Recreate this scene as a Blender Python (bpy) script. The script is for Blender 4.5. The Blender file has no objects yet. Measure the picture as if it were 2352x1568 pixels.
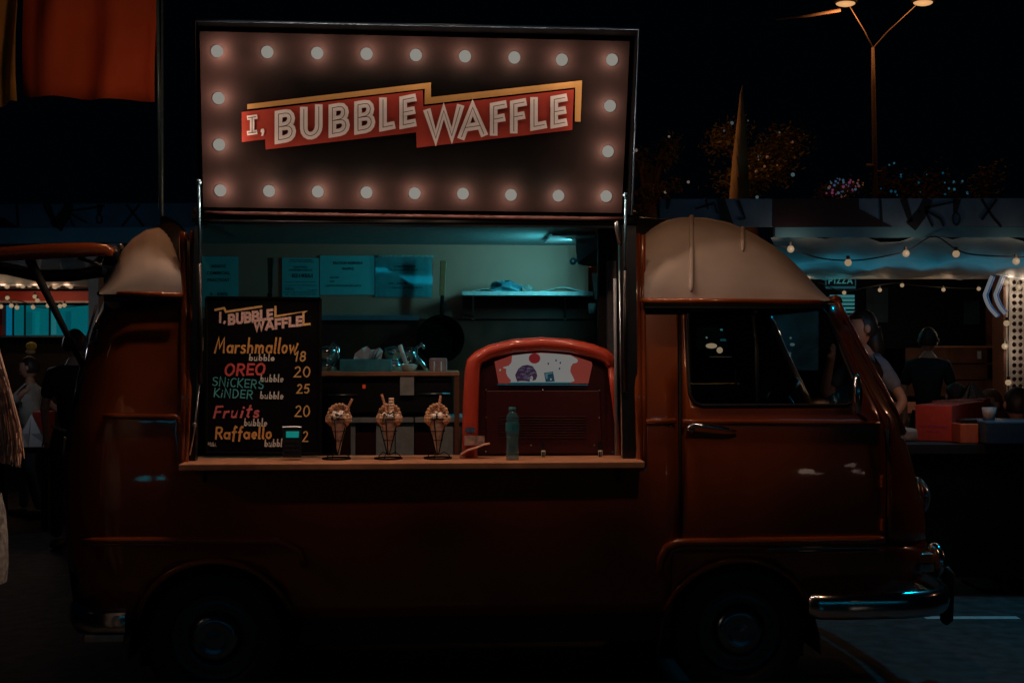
import bpy, bmesh, math, random
from mathutils import Vector, Matrix
from mathutils.geometry import delaunay_2d_cdt
random.seed(7)
R = math.radians
S = bpy.context.scene
COL = S.collection

# ------------------------------------------------------------------ camera, world, lights
CAMZ = 1.53; PIT = R(0.54); F = 2766.0           # F in pixels of a 2352 px wide picture
cam_d = bpy.data.cameras.new('camera'); cam = bpy.data.objects.new('camera', cam_d); COL.objects.link(cam)
cam.location = (0, 0, CAMZ); cam.rotation_euler = (R(90) + PIT, 0, 0)
cam_d.sensor_width = 36; cam_d.lens = F / 2352 * 36; cam_d.clip_end = 600; cam_d.clip_start = .05
S.camera = cam
S.view_settings.view_transform = 'Standard'; S.view_settings.look = 'None'
S.view_settings.exposure = 0; S.view_settings.gamma = 1
wd = bpy.data.worlds.new('World'); S.world = wd; wd.use_nodes = True
bg = wd.node_tree.nodes['Background']; bg.inputs[0].default_value = (.05, .45, 1, 1); bg.inputs[1].default_value = .0009

TH = R(3.5); O = Vector((0, 5.2, 0))
MV = Matrix.Translation(O) @ Matrix.Rotation(TH, 4, 'Z'); MVI = MV.inverted()
CL = MVI @ Vector((0, 0, CAMZ))

LIT = dict(SPOT=15.5, BULB=1.27, LAMP=4.0, FLOOD=70.0)
def light(name, kind, loc, power, col, rad=.03, parent=None, rot=None, size=None, spot=None):
    d = bpy.data.lights.new(name, kind); d.energy = power; d.color = col
    if kind == 'AREA':
        d.shape = 'RECTANGLE'; d.size, d.size_y = size
    else: d.shadow_soft_size = rad
    if spot: d.spot_size = R(spot); d.spot_blend = .6
    o = bpy.data.objects.new(name, d); COL.objects.link(o); o.location = loc
    if rot is not None: o.rotation_euler = rot
    if parent: o.parent = parent
    return o
def aim(o, target, src=None):
    o.rotation_euler = (Vector(target) - (src or o.location)).to_track_quat('-Z', 'Y').to_euler()

# ------------------------------------------------------------------ pixel helpers (real places from sight lines)
cp, sp = math.cos(PIT), math.sin(PIT)
def ray(px, py):
    x, y, z = (px - 1176) / F, 1.0, (784 - py) / F
    return Vector((x, y * cp - z * sp, y * sp + z * cp))
def W(px, py, D):
    d = ray(px, py); t = D / d.y
    return Vector((d.x * t, D, CAMZ + d.z * t))
def V(px, py, y=0.0):                           # point in the truck's own frame at depth y behind its side
    d = MVI.to_3x3() @ ray(px, py); t = (y - CL.y) / d.y
    return CL + d * t
HP0 = Vector((0, -.03, 2.16)); HN = Vector((0, -.74, -.16)).normalized()
def H(px, py, off=0.0):                         # point on the raised hatch
    d = MVI.to_3x3() @ ray(px, py); p0 = HP0 + HN * off
    return CL + d * ((p0 - CL).dot(HN) / d.dot(HN))
def G(px, D):                                   # ground point
    p = W(px, 800, D); return Vector((p.x, D, 0))

# ------------------------------------------------------------------ materials
MATS = {}
def mat(name, col, rough=.5, metal=0, emit=None, es=1, noise=.15, nscale=30, coat=0, trans=0, bump=0, alpha=1, ior=1.45, sheen=0):
    if name in MATS: return MATS[name]
    m = bpy.data.materials.new(name); m.use_nodes = True; MATS[name] = m
    nt = m.node_tree; b = nt.nodes['Principled BSDF']
    b.inputs['Roughness'].default_value = rough; b.inputs['Metallic'].default_value = metal
    b.inputs['Coat Weight'].default_value = coat; b.inputs['Transmission Weight'].default_value = trans
    b.inputs['IOR'].default_value = ior; b.inputs['Alpha'].default_value = alpha
    b.inputs['Base Color'].default_value = (*col, 1)
    if noise:
        tc = nt.nodes.new('ShaderNodeTexCoord'); n = nt.nodes.new('ShaderNodeTexNoise')
        n.inputs['Scale'].default_value = nscale; n.inputs['Detail'].default_value = 6
        nt.links.new(tc.outputs['Object'], n.inputs['Vector'])
        r = nt.nodes.new('ShaderNodeValToRGB')
        r.color_ramp.elements[0].position = .3; r.color_ramp.elements[1].position = .7
        r.color_ramp.elements[0].color = (*[c * (1 - noise) for c in col], 1)
        r.color_ramp.elements[1].color = (*[min(1, c * (1 + noise)) for c in col], 1)
        nt.links.new(n.outputs['Fac'], r.inputs[0]); nt.links.new(r.outputs[0], b.inputs['Base Color'])
        if bump:
            bp = nt.nodes.new('ShaderNodeBump'); bp.inputs['Strength'].default_value = bump; bp.inputs['Distance'].default_value = .01
            nt.links.new(n.outputs['Fac'], bp.inputs['Height']); nt.links.new(bp.outputs[0], b.inputs['Normal'])
    if emit:
        b.inputs['Emission Color'].default_value = (*emit, 1); b.inputs['Emission Strength'].default_value = es
    return m
def glow(name, col):
    return mat(name, (0.02, .02, .02), .6, emit=col, noise=0)
def glass(name, tint=(.75, .85, .9), fac=.09):
    m = bpy.data.materials.new(name); m.use_nodes = True; MATS[name] = m; nt = m.node_tree; nt.nodes.clear()
    o = nt.nodes.new('ShaderNodeOutputMaterial'); mx = nt.nodes.new('ShaderNodeMixShader'); t = nt.nodes.new('ShaderNodeBsdfTransparent')
    g = nt.nodes.new('ShaderNodeBsdfGlossy'); fr = nt.nodes.new('ShaderNodeLayerWeight'); fr.inputs[0].default_value = .5
    t.inputs[0].default_value = (*tint, 1); g.inputs['Roughness'].default_value = .03
    pw = nt.nodes.new('ShaderNodeMath'); pw.operation = 'POWER'; pw.inputs[1].default_value = 4; nt.links.new(fr.outputs[1], pw.inputs[0])
    ad = nt.nodes.new('ShaderNodeMath'); ad.operation = 'ADD'; ad.inputs[1].default_value = fac; ad.use_clamp = True
    nt.links.new(pw.outputs[0], ad.inputs[0]); nt.links.new(ad.outputs[0], mx.inputs[0])
    nt.links.new(t.outputs[0], mx.inputs[1]); nt.links.new(g.outputs[0], mx.inputs[2]); nt.links.new(mx.outputs[0], o.inputs[0])
    return m
ORANGE = mat('orange_paint', (.27, .056, .009), .26, coat=1, noise=.12, nscale=3.5, bump=.09)
ORANGE.node_tree.links.new(ORANGE.node_tree.nodes['Bump'].outputs[0], ORANGE.node_tree.nodes['Principled BSDF'].inputs['Coat Normal'])
CREAM = mat('fibreglass_roof', (.46, .39, .345), .55, noise=.16, nscale=4, bump=.05)
BLACK = mat('black_rubber', (.012, .012, .013), .55)
BLKMET = mat('black_metal', (.015, .016, .018), .35, .3)
DARKIN = mat('dark_interior', (.02, .018, .017), .7)
CHROME = mat('chrome', (.6, .65, .68), .16, 1, noise=.05)
ALU = mat('aluminium', (.5, .55, .58), .35, 1, noise=.08)
GLASS = glass('window_glass')
CLEAR = glass('clear_plastic', (.93, .98, .99), .2)
SIGNBLK = mat('sign_panel_print_falloff', (.0155, .0082, .0078), .8, ior=1.2, noise=.5, nscale=3.2)
def sign_light_falloff():                                # printed panel; middle darkened in its colour to imitate bulb light falling off
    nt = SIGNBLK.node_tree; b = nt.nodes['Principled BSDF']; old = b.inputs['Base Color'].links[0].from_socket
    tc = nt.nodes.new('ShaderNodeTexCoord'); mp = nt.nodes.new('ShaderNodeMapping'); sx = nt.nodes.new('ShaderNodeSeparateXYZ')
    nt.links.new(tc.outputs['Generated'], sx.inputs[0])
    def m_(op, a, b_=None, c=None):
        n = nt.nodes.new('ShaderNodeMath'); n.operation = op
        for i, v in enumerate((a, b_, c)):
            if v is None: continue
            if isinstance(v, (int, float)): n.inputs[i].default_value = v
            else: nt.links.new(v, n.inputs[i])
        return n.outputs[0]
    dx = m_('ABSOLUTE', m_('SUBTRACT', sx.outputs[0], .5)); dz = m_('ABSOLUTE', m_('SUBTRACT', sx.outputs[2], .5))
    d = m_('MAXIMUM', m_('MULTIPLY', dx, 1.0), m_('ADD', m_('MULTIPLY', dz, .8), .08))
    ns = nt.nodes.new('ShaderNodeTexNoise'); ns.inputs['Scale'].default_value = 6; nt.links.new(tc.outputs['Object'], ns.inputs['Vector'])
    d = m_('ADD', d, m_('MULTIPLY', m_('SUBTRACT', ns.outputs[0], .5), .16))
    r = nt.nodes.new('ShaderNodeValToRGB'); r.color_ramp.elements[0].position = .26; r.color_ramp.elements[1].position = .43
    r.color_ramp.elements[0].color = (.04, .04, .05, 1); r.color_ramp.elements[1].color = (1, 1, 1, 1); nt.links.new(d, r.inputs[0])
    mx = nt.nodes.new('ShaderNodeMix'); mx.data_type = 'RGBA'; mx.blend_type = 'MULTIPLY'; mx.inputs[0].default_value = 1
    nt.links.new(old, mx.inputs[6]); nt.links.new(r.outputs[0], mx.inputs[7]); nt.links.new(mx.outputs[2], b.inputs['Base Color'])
sign_light_falloff()
WHITEP = mat('white_print', (.8, .78, .78), .5, noise=.05)
REDP = mat('red_print', (.36, .042, .026), .5, noise=.06)
YELP = mat('yellow_print', (.45, .26, .085), .5, noise=.06)
INLINE = mat('inline_print', (.05, .03, .03), .6)
BULBM = glow('bulb_glow', (.24, .228, .2)); _b = BULBM.node_tree.nodes['Principled BSDF']
_b.inputs['Base Color'].default_value = (0, 0, 0, 1); _b.inputs['Specular IOR Level'].default_value = 0; _b.inputs['Roughness'].default_value = 1
WALLIN = mat('interior_wall', (.66, .25, .175), .6, noise=.05, nscale=8)
WOODD = mat('dark_wood_panel', (.11, .022, .011), .45, noise=.35, nscale=9)
WOODC = mat('counter_wood', (.62, .3, .17), .45, noise=.18, nscale=12)
PAPER = mat('white_paper', (.78, .8, .8), .6, noise=.03)
INK = mat('ink', (.02, .03, .035), .7)
REDPL = mat('red_plastic', (.5, .06, .032), .28, coat=.6, noise=.04)
DKRED = mat('dark_red_panel', (.045, .003, .003), .45, noise=.2)
WAFFLE = mat('waffle', (.6, .34, .2), .6, noise=.25, nscale=60, bump=.3)
CREAMW = mat('cream', (.85, .8, .74), .5, noise=.1, nscale=80)
CHOC = mat('chocolate', (.03, .014, .01), .35)
SKIN = mat('skin', (.55, .3, .2), .55, noise=.06)
HAIRD = mat('dark_hair', (.02, .013, .01), .5)

# ------------------------------------------------------------------ object helpers
def put(me, name, mats, parent=None, smooth=False, loc=None):
    for m in (mats if isinstance(mats, (list, tuple)) else [mats]): me.materials.append(m)
    if smooth:
        for p in me.polygons: p.use_smooth = True
    o = bpy.data.objects.new(name, me); COL.objects.link(o)
    if parent: o.parent = parent
    if loc is not None: o.location = loc
    return o
def tag(o, label=None, cat=None, group=None, kind=None):
    if label: o['label'] = label
    if cat: o['category'] = cat
    if group: o['group'] = group
    if kind: o['kind'] = kind
    return o
def empty(name, loc, label, cat, group=None, rz=0):
    o = bpy.data.objects.new(name, None); COL.objects.link(o); o.location = loc; o.rotation_euler = (0, 0, rz)
    o.empty_display_size = .1
    return tag(o, label, cat, group)
class MB:
    def __init__(s, off=(0, 0, 0)): s.v = []; s.f = []; s.m = []; s.off = Vector(off)
    def add(s, vs, fs, mi=0):
        b = len(s.v); s.v += [Vector(v) - s.off for v in vs]; s.f += [[i + b for i in f] for f in fs]; s.m += [mi] * len(fs); return s
    def box(s, x0, x1, y0, y1, z0, z1, mi=0):
        vs = [(x, y, z) for z in (z0, z1) for y in (y0, y1) for x in (x0, x1)]
        return s.add(vs, [(0, 2, 3, 1), (4, 5, 7, 6), (0, 1, 5, 4), (2, 6, 7, 3), (0, 4, 6, 2), (1, 3, 7, 5)], mi)
    def hexa(s, a, b, mi=0):                    # a, b: lists of 3D points, front loop and back loop
        n = len(a); fs = [list(range(n)), [2 * n - 1 - i for i in range(n)]]
        fs += [(i, i + n, (i + 1) % n + n, (i + 1) % n) for i in range(n)]
        return s.add(list(a) + list(b), fs, mi)
    def tube(s, pts, r, n=8, mi=0, closed=False, cap=True, squash=1.0):
        pts = [Vector(p) for p in pts]; rs = r if isinstance(r, (list, tuple)) else [r] * len(pts)
        N = len(pts); vs = []; prev = None
        for i, p in enumerate(pts):
            if closed: t = pts[(i + 1) % N] - pts[i - 1]
            else: t = pts[min(i + 1, N - 1)] - pts[max(i - 1, 0)]
            t.normalize()
            if prev is None: a = t.orthogonal().normalized()
            else: a = (prev - t * prev.dot(t)).normalized()
            prev = a; b = t.cross(a)
            for k in range(n):
                an = 2 * math.pi * k / n
                vs.append(p + (a * math.cos(an) + b * math.sin(an) * squash) * rs[i])
        fs = []
        for i in range(N if closed else N - 1):
            j = (i + 1) % N
            for k in range(n): fs.append((i * n + k, i * n + (k + 1) % n, j * n + (k + 1) % n, j * n + k))
        if cap and not closed: fs += [list(range(n))[::-1], [(N - 1) * n + k for k in range(n)]]
        return s.add(vs, fs, mi)
    def lathe(s, prof, c, n=20, mi=0, axis='Z', cap=True):
        c = Vector(c); vs = []
        for r, h in prof:
            for k in range(n):
                a = 2 * math.pi * k / n; u, w = r * math.cos(a), r * math.sin(a)
                vs.append(c + (Vector((u, w, h)) if axis == 'Z' else Vector((u, h, w)) if axis == 'Y' else Vector((h, u, w))))
        fs = [(i * n + k, i * n + (k + 1) % n, (i + 1) * n + (k + 1) % n, (i + 1) * n + k) for i in range(len(prof) - 1) for k in range(n)]
        if cap: fs += [list(range(n))[::-1], [(len(prof) - 1) * n + k for k in range(n)]]
        return s.add(vs, fs, mi)
    def ball(s, c, r, nu=12, nv=8, mi=0, sc=(1, 1, 1)):
        c = Vector(c); vs = []; fs = []
        for j in range(nv + 1):
            ph = math.pi * j / nv
            for i in range(nu):
                a = 2 * math.pi * i / nu
                vs.append(c + Vector((r * sc[0] * math.sin(ph) * math.cos(a), r * sc[1] * math.sin(ph) * math.sin(a), r * sc[2] * math.cos(ph))))
        for j in range(nv):
            for i in range(nu): fs.append((j * nu + i, (j + 1) * nu + i, (j + 1) * nu + (i + 1) % nu, j * nu + (i + 1) % nu))
        return s.add(vs, fs, mi)
    def ribbon(s, pts, w, fn, closed=False, mi=0, off=0.0, thick=0.0):   # pts 2D, fn maps (x, y, off) to 3D
        P = [Vector(p) for p in pts]; N = len(P); L = []; Rr = []
        for i in range(N):
            if closed: a, b = P[i] - P[i - 1], P[(i + 1) % N] - P[i]
            else:
                a = P[i] - P[i - 1] if i else P[1] - P[0]; b = P[i + 1] - P[i] if i < N - 1 else P[i] - P[i - 1]
            a = a.normalized(); b = b.normalized(); n = Vector((-a.y - b.y, a.x + b.x))
            if n.length < 1e-6: n = Vector((-a.y, a.x))
            n.normalize(); k = max(.45, n.dot(Vector((-a.y, a.x))))
            n = n * (w / 2 / k); q = P[i]
            if not closed and i == 0: q = q - a * w * .3
            if not closed and i == N - 1: q = q + b * w * .3
            L.append(q + n); Rr.append(q - n)
        vs = [fn(p.x, p.y, off) for p in L] + [fn(p.x, p.y, off) for p in Rr]
        fs = [(i, (i + 1) % N, N + (i + 1) % N, N + i) for i in range(N if closed else N - 1)]
        return s.add(vs, fs, mi)
    def poly(s, pts, fn, off=0.0, mi=0):
        return s.add([fn(x, y, off) for x, y in pts], [list(range(len(pts)))], mi)
    def build(s, name, mats, parent=None, smooth=False, bevel=0, loc=None):
        me = bpy.data.meshes.new(name); me.from_pydata([tuple(v) for v in s.v], [], s.f); me.update()
        o = put(me, name, mats, parent, smooth, loc)
        for i, p in enumerate(me.polygons): p.material_index = s.m[i]
        bm = bmesh.new(); bm.from_mesh(me); bmesh.ops.recalc_face_normals(bm, faces=bm.faces); bm.to_mesh(me); bm.free()
        if bevel:
            b = o.modifiers.new('bevel', 'BEVEL'); b.width = bevel; b.segments = 2; b.limit_method = 'ANGLE'
        return o
def inside(p, poly):
    c = False; j = len(poly) - 1; x, y = p
    for i in range(len(poly)):
        xi, yi = poly[i]; xj, yj = poly[j]
        if (yi > y) != (yj > y) and x < (xj - xi) * (y - yi) / (yj - yi) + xi: c = not c
        j = i
    return c
def sheet(name, outline, holes, fn, grid, mats, parent, thick=.01, smooth=True):
    """curved sheet: outline and holes in two coordinates, fn lifts (a, b) to 3D"""
    vs = []; es = []
    for lp in [outline] + list(holes):
        b = len(vs); vs += [Vector(p) for p in lp]; es += [(b + i, b + (i + 1) % len(lp)) for i in range(len(lp))]
    xs = [p[0] for p in outline]; zs = [p[1] for p in outline]
    if grid:
        x = min(xs) + grid / 2
        while x < max(xs):
            z = min(zs) + grid / 2
            while z < max(zs):
                if inside((x, z), outline) and not any(inside((x, z), h) for h in holes): vs.append(Vector((x, z)))
                z += grid
            x += grid
    ov, oe, of = delaunay_2d_cdt(vs, es, [], 0, 1e-5)[:3]
    fs = []
    for f in of:
        cx = sum(ov[i].x for i in f) / len(f); cz = sum(ov[i].y for i in f) / len(f)
        if inside((cx, cz), outline) and not any(inside((cx, cz), h) for h in holes):
            a, b, c = (ov[i] for i in f[:3])
            fs.append(tuple(f) if (b - a).cross(c - a) > 0 else tuple(reversed(f)))
    me = bpy.data.meshes.new(name); me.from_pydata([tuple(fn(v.x, v.y)) for v in ov], [], fs); me.update()
    o = put(me, name, mats, parent, smooth)
    if thick:
        sm = o.modifiers.new('thickness', 'SOLIDIFY'); sm.thickness = thick; sm.offset = -1; sm.use_rim = True
    return o
def fontmesh(txt, fn, cx, cy, h, name, m, parent, width=None, bold=.0):
    """built-in font lettering, flat print, centred on (cx, cy) with cap height h; fn lifts to 3D"""
    cu = bpy.data.curves.new('t', 'FONT'); cu.body = txt; cu.align_x = 'CENTER'; cu.offset = bold; cu.resolution_u = 2
    ob = bpy.data.objects.new('t', cu); me = bpy.data.meshes.new_from_object(ob)
    xs = [v.co.x for v in me.vertices]; w = max(xs) - min(xs)
    sx = h / .7 if width is None else width / w; sy = h / .7
    mx = (max(xs) + min(xs)) / 2
    for v in me.vertices:
        v.co = fn(cx + (v.co.x - mx) * sx, cy + (v.co.y - .35) * -sy)
    bpy.data.objects.remove(ob); bpy.data.curves.remove(cu)
    return put(me, name, m, parent)
def arc(cx, cy, rx, ry, a0, a1, n=8):
    return [(cx + rx * math.cos(R(a0 + (a1 - a0) * i / n)), cy + ry * math.sin(R(a0 + (a1 - a0) * i / n))) for i in range(n + 1)]

# ------------------------------------------------------------------ stroke alphabet: width, strokes (y up, cap height 1)
GL = {
 'I': (.35, [[(.17, 0), (.17, 1)]]), 'Is': (.5, [[(.25, .1), (.25, .9)], [(0, .93), (.5, .93)], [(0, .07), (.5, .07)]]),
 'L': (.55, [[(.08, 1), (.08, .08), (.55, .08)]]),
 'E': (.55, [[(.55, .92), (.08, .92), (.08, .08), (.55, .08)], [(.08, .5), (.5, .5)]]),
 'F': (.55, [[(.55, .92), (.08, .92), (.08, 0)], [(.08, .48), (.48, .48)]]),
 'U': (.7, [[(.08, 1), (.08, .35)] + arc(.35, .35, .27, .28, 180, 360, 8)[1:] + [(.62, 1)]]),
 'B': (.65, [[(.08, .5), (.08, .93), (.33, .93)] + arc(.36, .72, .2, .21, 90, -90, 6)[1:] + [(.08, .51)],
             [(.08, .5), (.08, .07), (.36, .07)] + arc(.38, .28, .22, .21, -90, 90, 6)[1:] + [(.08, .5)]]),
 'W': (1.0, [[(.05, 1), (.28, .06), (.5, .95), (.72, .06), (.95, 1)]]),
 'A': (.8, [[(.05, 0), (.4, .95), (.75, 0)], [(.17, .3), (.63, .3)]]),
 'O': (.75, [arc(.37, .5, .32, .46, 90, 450, 14)]), 'R': (.65, [[(.08, 0), (.08, .93), (.35, .93)] + arc(.36, .7, .2, .23, 90, -90, 6)[1:] + [(.12, .47)], [(.3, .47), (.6, 0)]]),
 'S': (.6, [arc(.32, .73, .24, .2, 30, 250, 7) + arc(.3, .27, .25, .23, 70, -150, 8)]),
 'N': (.7, [[(.06, 0), (.06, 1), (.6, 0), (.6, 1)]]), 'C': (.6, [arc(.36, .5, .3, .46, 50, 310, 10)]),
 'K': (.6, [[(.08, 0), (.08, 1)], [(.55, 1), (.1, .45), (.6, 0)]]), 'D': (.65, [[(.08, .04), (.08, .95), (.25, .95)] + arc(.25, .5, .35, .45, 90, -90, 8)[1:] + [(.08, .05)]]),
 'M': (.9, [[(.02, 0), (.2, 1), (.4, .35), (.7, 1), (.8, 0)]]), 'P': (.6, [[(.08, 0), (.08, .93), (.33, .93)] + arc(.34, .68, .22, .25, 90, -90, 6)[1:] + [(.1, .43)]]),
 'Z': (.6, [[(.04, .93), (.56, .93), (.04, .07), (.58, .07)]]),
 'a': (.55, [arc(.26, .26, .22, .24, 20, 380, 10), [(.48, .5), (.48, .0)]]), 'r': (.38, [[(.06, .5), (.06, 0)], [(.06, .3), (.18, .46), (.36, .47)]]),
 's': (.42, [arc(.22, .38, .16, .11, 40, 250, 5) + arc(.2, .13, .17, .13, 70, -150, 6)]), 'h': (.55, [[(.07, 1), (.07, 0)], [(.07, .32), (.2, .5), (.36, .48), (.44, .36), (.45, 0)]]),
 'm': (.8, [[(.06, .52), (.06, 0)], [(.06, .35), (.2, .5), (.33, .42), (.35, 0)], [(.35, .33), (.5, .5), (.65, .42), (.68, 0)]]),
 'l': (.2, [[(.08, 1), (.08, .03), (.16, 0)]]), 'o': (.52, [arc(.25, .26, .2, .25, 90, 450, 10)]),
 'w': (.7, [[(.03, .52), (.18, .02), (.33, .45), (.48, .02), (.66, .62)]]), 'b': (.5, [[(.08, .95), (.08, .02)], arc(.26, .24, .18, .22, 170, -180, 9)]),
 'u': (.52, [[(.06, .5), (.06, .15)] + arc(.23, .17, .17, .15, 180, 340, 5) + [(.42, .5), (.42, 0)]]), 'e': (.48, [[(.08, .27), (.42, .27)] + arc(.25, .26, .18, .24, 10, 310, 8)]),
 'f': (.4, [[(.4, .92), (.28, .98), (.2, .85), (.17, -.2)], [(.03, .52), (.36, .56)]]), 'i': (.2, [[(.1, .5), (.08, 0)], [(.12, .75), (.12, .8)]]),
 't': (.4, [[(.2, .95), (.16, .1), (.28, .0)], [(.02, .6), (.38, .64)]]), 'k': (.45, [[(.07, 1), (.07, 0)], [(.38, .5), (.1, .25), (.42, 0)]]),
 '1': (.35, [[(.02, .72), (.24, .98), (.2, 0)]]), '8': (.55, [arc(.27, .73, .19, .23, 270, -90, 10), arc(.26, .26, .22, .25, 90, 450, 10)]),
 '2': (.58, [arc(.27, .72, .2, .24, 160, -20, 7) + [(.04, .05), (.56, .05)]]), '0': (.58, [arc(.28, .5, .24, .46, 90, 450, 12)]),
 '5': (.58, [[(.54, .95), (.14, .95), (.1, .56)] + arc(.26, .32, .24, .28, 110, -140, 8)]),
 '.': (.2, [[(.06, 0), (.1, .04)]]), ',': (.2, [[(.1, .06), (.03, -.12)]]), ' ': (.35, []),
}
def strokes(mb, txt, xl, xr, bl, br, h, w, fn, mi=0, off=0.0, slant=0.0, gap=.14, jit=0.0, inline=None):
    """write txt between xl and xr (pixels, y down) on a baseline running bl..br"""
    sk_ = 0
    gl = [GL[c] for c in txt]; tot = sum(g[0] for g in gl) + gap * (len(gl) - 1); k = (xr - xl) / tot; u = 0
    for g in gl:
        for st in g[1]:
            pts = []
            for x, y in st:
                X = xl + (u + x) * k + slant * y * h; B = bl + (br - bl) * ((u + x) / tot)
                pts.append((X + random.uniform(-jit, jit), B - y * h + random.uniform(-jit, jit)))
            cl = len(pts) > 6 and (Vector(pts[0]) - Vector(pts[-1])).length < h * .12 and jit == 0
            if cl: pts = pts[:-1]
            sk_ += 1
            mb.ribbon(pts, w, fn, cl, mi, off + .0004 * (sk_ % 5))
            if inline: mb.ribbon(pts, inline, fn, cl, mi + 1, off + .003 + .0003 * (sk_ % 5))
        u += g[0] + gap

# ------------------------------------------------------------------ ground
def asphalt():
    m = mat('asphalt', (.055, .055, .058), .7, noise=.6, nscale=11, bump=1.0)
    return m
g = MB(); N = 24
g.add([(-150, -20, 0), (150, -20, 0), (150, 400, 0), (-150, 400, 0)], [(0, 1, 2, 3)])
tag(g.build('ground', asphalt()), kind='structure')
ln = MB(); a = G(2120, 6.97); b = G(2336, 6.97)
ln.add([(a.x, 6.93, .004), (b.x, 6.93, .004), (b.x, 7.0, .004), (a.x, 7.0, .004)], [(0, 1, 2, 3)])
tag(ln.build('painted_line', mat('road_paint', (.7, .75, .75), .5)), kind='structure')

# ------------------------------------------------------------------ the food truck
WID = 1.75
truck = empty('food_truck', O, 'orange vintage food truck with cream roof, open serving hatch and raised lit sign', 'food truck', rz=TH)
def lerp_tab(tab, z):
    if z >= tab[0][0]: return tab[0][1]
    for (z0, x0), (z1, x1) in zip(tab, tab[1:]):
        if z >= z1: return x0 + (x1 - x0) * (z0 - z) / (z0 - z1)
    return tab[-1][1]
REAR = [(V(x, y, .28).z, V(x, y, .28).x) for x, y in [(236, 672), (207, 760), (184, 860), (163, 980), (152, 1100), (158, 1240), (168, 1330), (182, 1425)]]
FRONT = [(V(x, y, .3).z, V(x, y, .3).x) for x, y in [(1908, 690), (1965, 820), (2044, 985), (2085, 1070), (2112, 1150), (2124, 1240), (2122, 1310), (2112, 1400)]]
def xr_(z): return lerp_tab(REAR, z)
def xf_(z): return lerp_tab(FRONT, z)
ZB = V(1176, 960, 0).z
def yf(x, z):
    y = (z - ZB) * .21 if z > ZB else -.06 * (ZB - z) + .16 * (ZB - z) ** 2 + (.10 * max(0, .62 - z))
    r = .26; d = xr_(z) + r - x
    if d > 0: y += r - math.sqrt(max(r * r - d * d, 0))
    r = .16 + .14 * min(1, max(0, (1.25 - z) / .3)); d = x - (xf_(z) - r)
    if d > 0: y += r - math.sqrt(max(r * r - d * d, 0))
    return y
def VS(px, py, off=0.0):
    y = 0
    for _ in range(5): p = V(px, py, y); y = .5 * y + .5 * yf(p.x, p.z)
    p = V(px, py, y + off); return p
def vs2(px, py): p = VS(px, py); return (p.x, p.z)
def body(x, z, off=0.0): return Vector((x, yf(x, z) + off, z))
def sil_r(py): z = V(160, py, .28).z; return (xr_(z) + .003, z)
def sil_f(py): z = V(2100, py, .3).z; return (xf_(z) - .003, z)
AW = V(492, 1459, .05); FWH = V(1701, 1452, .05); AR = .335
def arch(c, r, zb):
    out = []; a0 = math.degrees(math.asin(max(-1, (zb - c.z) / r)))
    for i in range(19):
        a = R(180 - a0 - (180 - 2 * a0) * i / 18); out.append((c.x + r * math.cos(a), c.z + .0 + r * math.sin(a) * .96))
    return out
ZS = V(1000, 1425).z
left = [sil_r(y) for y in (690, 760, 830, 900, 980, 1060, 1140, 1240, 1330, 1425)]
rearc = Vector((AW.x, 0, AW.z)); frontc = Vector((FWH.x - .005, 0, FWH.z))
A = left + arch(rearc, AR, ZS) + [(vs2(1541, 1425)[0], ZS)] + [vs2(1541, 1243), vs2(1559, 1241), vs2(1559, 1100), vs2(1557, 900), vs2(1556, 697), vs2(1478, 696), vs2(1478, 900), vs2(1478, 1068), vs2(428, 1064), vs2(430, 900), vs2(428, 690)]
sheet('side_panel', A, [], body, .07, ORANGE, truck, .02)
win = [vs2(*p) for p in [(1577, 740), (1580, 718), (1592, 708), (1885, 709), (1899, 722), (1915, 758), (1958, 862), (1962, 905), (1958, 922), (1945, 930), (1612, 931), (1594, 924), (1584, 905)]]
D_ = [vs2(*p) for p in [(1564, 700), (1892, 704)]] + [vs2(1938, 790), vs2(1985, 880), vs2(2032, 985), vs2(2035, 1100), vs2(2033, 1236), vs2(1564, 1240)]
door = sheet('door', D_, [win], body, .06, ORANGE, truck, .02)
Cc = [vs2(1895, 704), sil_f(694), sil_f(740), sil_f(800), sil_f(860), sil_f(920), sil_f(985), sil_f(1060), sil_f(1130), sil_f(1180), sil_f(1236), vs2(2037, 1236), vs2(2039, 1100), vs2(2036, 985), vs2(1989, 880), vs2(1942, 790)]
sheet('front_corner_panel', Cc, [], body, .05, ORANGE, truck, .02)
zf = vs2(1860, 1378)[1]
far = arch(frontc, AR * .98, ZS)
far = [p for p in far if not (p[0] > frontc.x and p[1] < zf)]
Ff = [vs2(1543, 1245), (vs2(1543, 1425)[0], ZS)] + far + [vs2(1866, 1378), vs2(1990, 1368), sil_f(1360), sil_f(1310), sil_f(1240)] + [vs2(2000, 1239), vs2(1800, 1243)]
sheet('front_fender', Ff, [], body, .06, ORANGE, truck, .02)
# raised mouldings
def mould(pts, r, m=ORANGE, name='moulding', off=-.004, n=10):
    P = []
    for (x0, y0), (x1, y1) in zip(pts, pts[1:]):
        k = max(1, int(math.hypot(x1 - x0, y1 - y0) / 25))
        P += [VS(x0 + (x1 - x0) * i / k, y0 + (y1 - y0) * i / k, off) for i in range(k)]
    P.append(VS(*pts[-1], off)); return MB().tube(P, r, n).build(name, m, truck, True)
mould([(238, 955), (404, 957), (411, 962), (413, 990)], .013)
mould([(1484, 968), (1552, 966)], .013)
mould([(1568, 968), (1700, 968), (2020, 972)], .011)
mould([(190, 1241), (410, 1240), (640, 1241), (690, 1262), (699, 1300)], .015)
mould([(190, 1249), (400, 1249)], .008)
mould([(1513, 1320), (1518, 1280), (1531, 1256), (1556, 1245), (1700, 1243), (2030, 1238)], .019)
mould([(1524, 1330), (1530, 1290), (1545, 1262), (1570, 1256), (1760, 1256)], .010)
mould([(1778, 1272), (1900, 1268), (2030, 1264)], .008)
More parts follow.
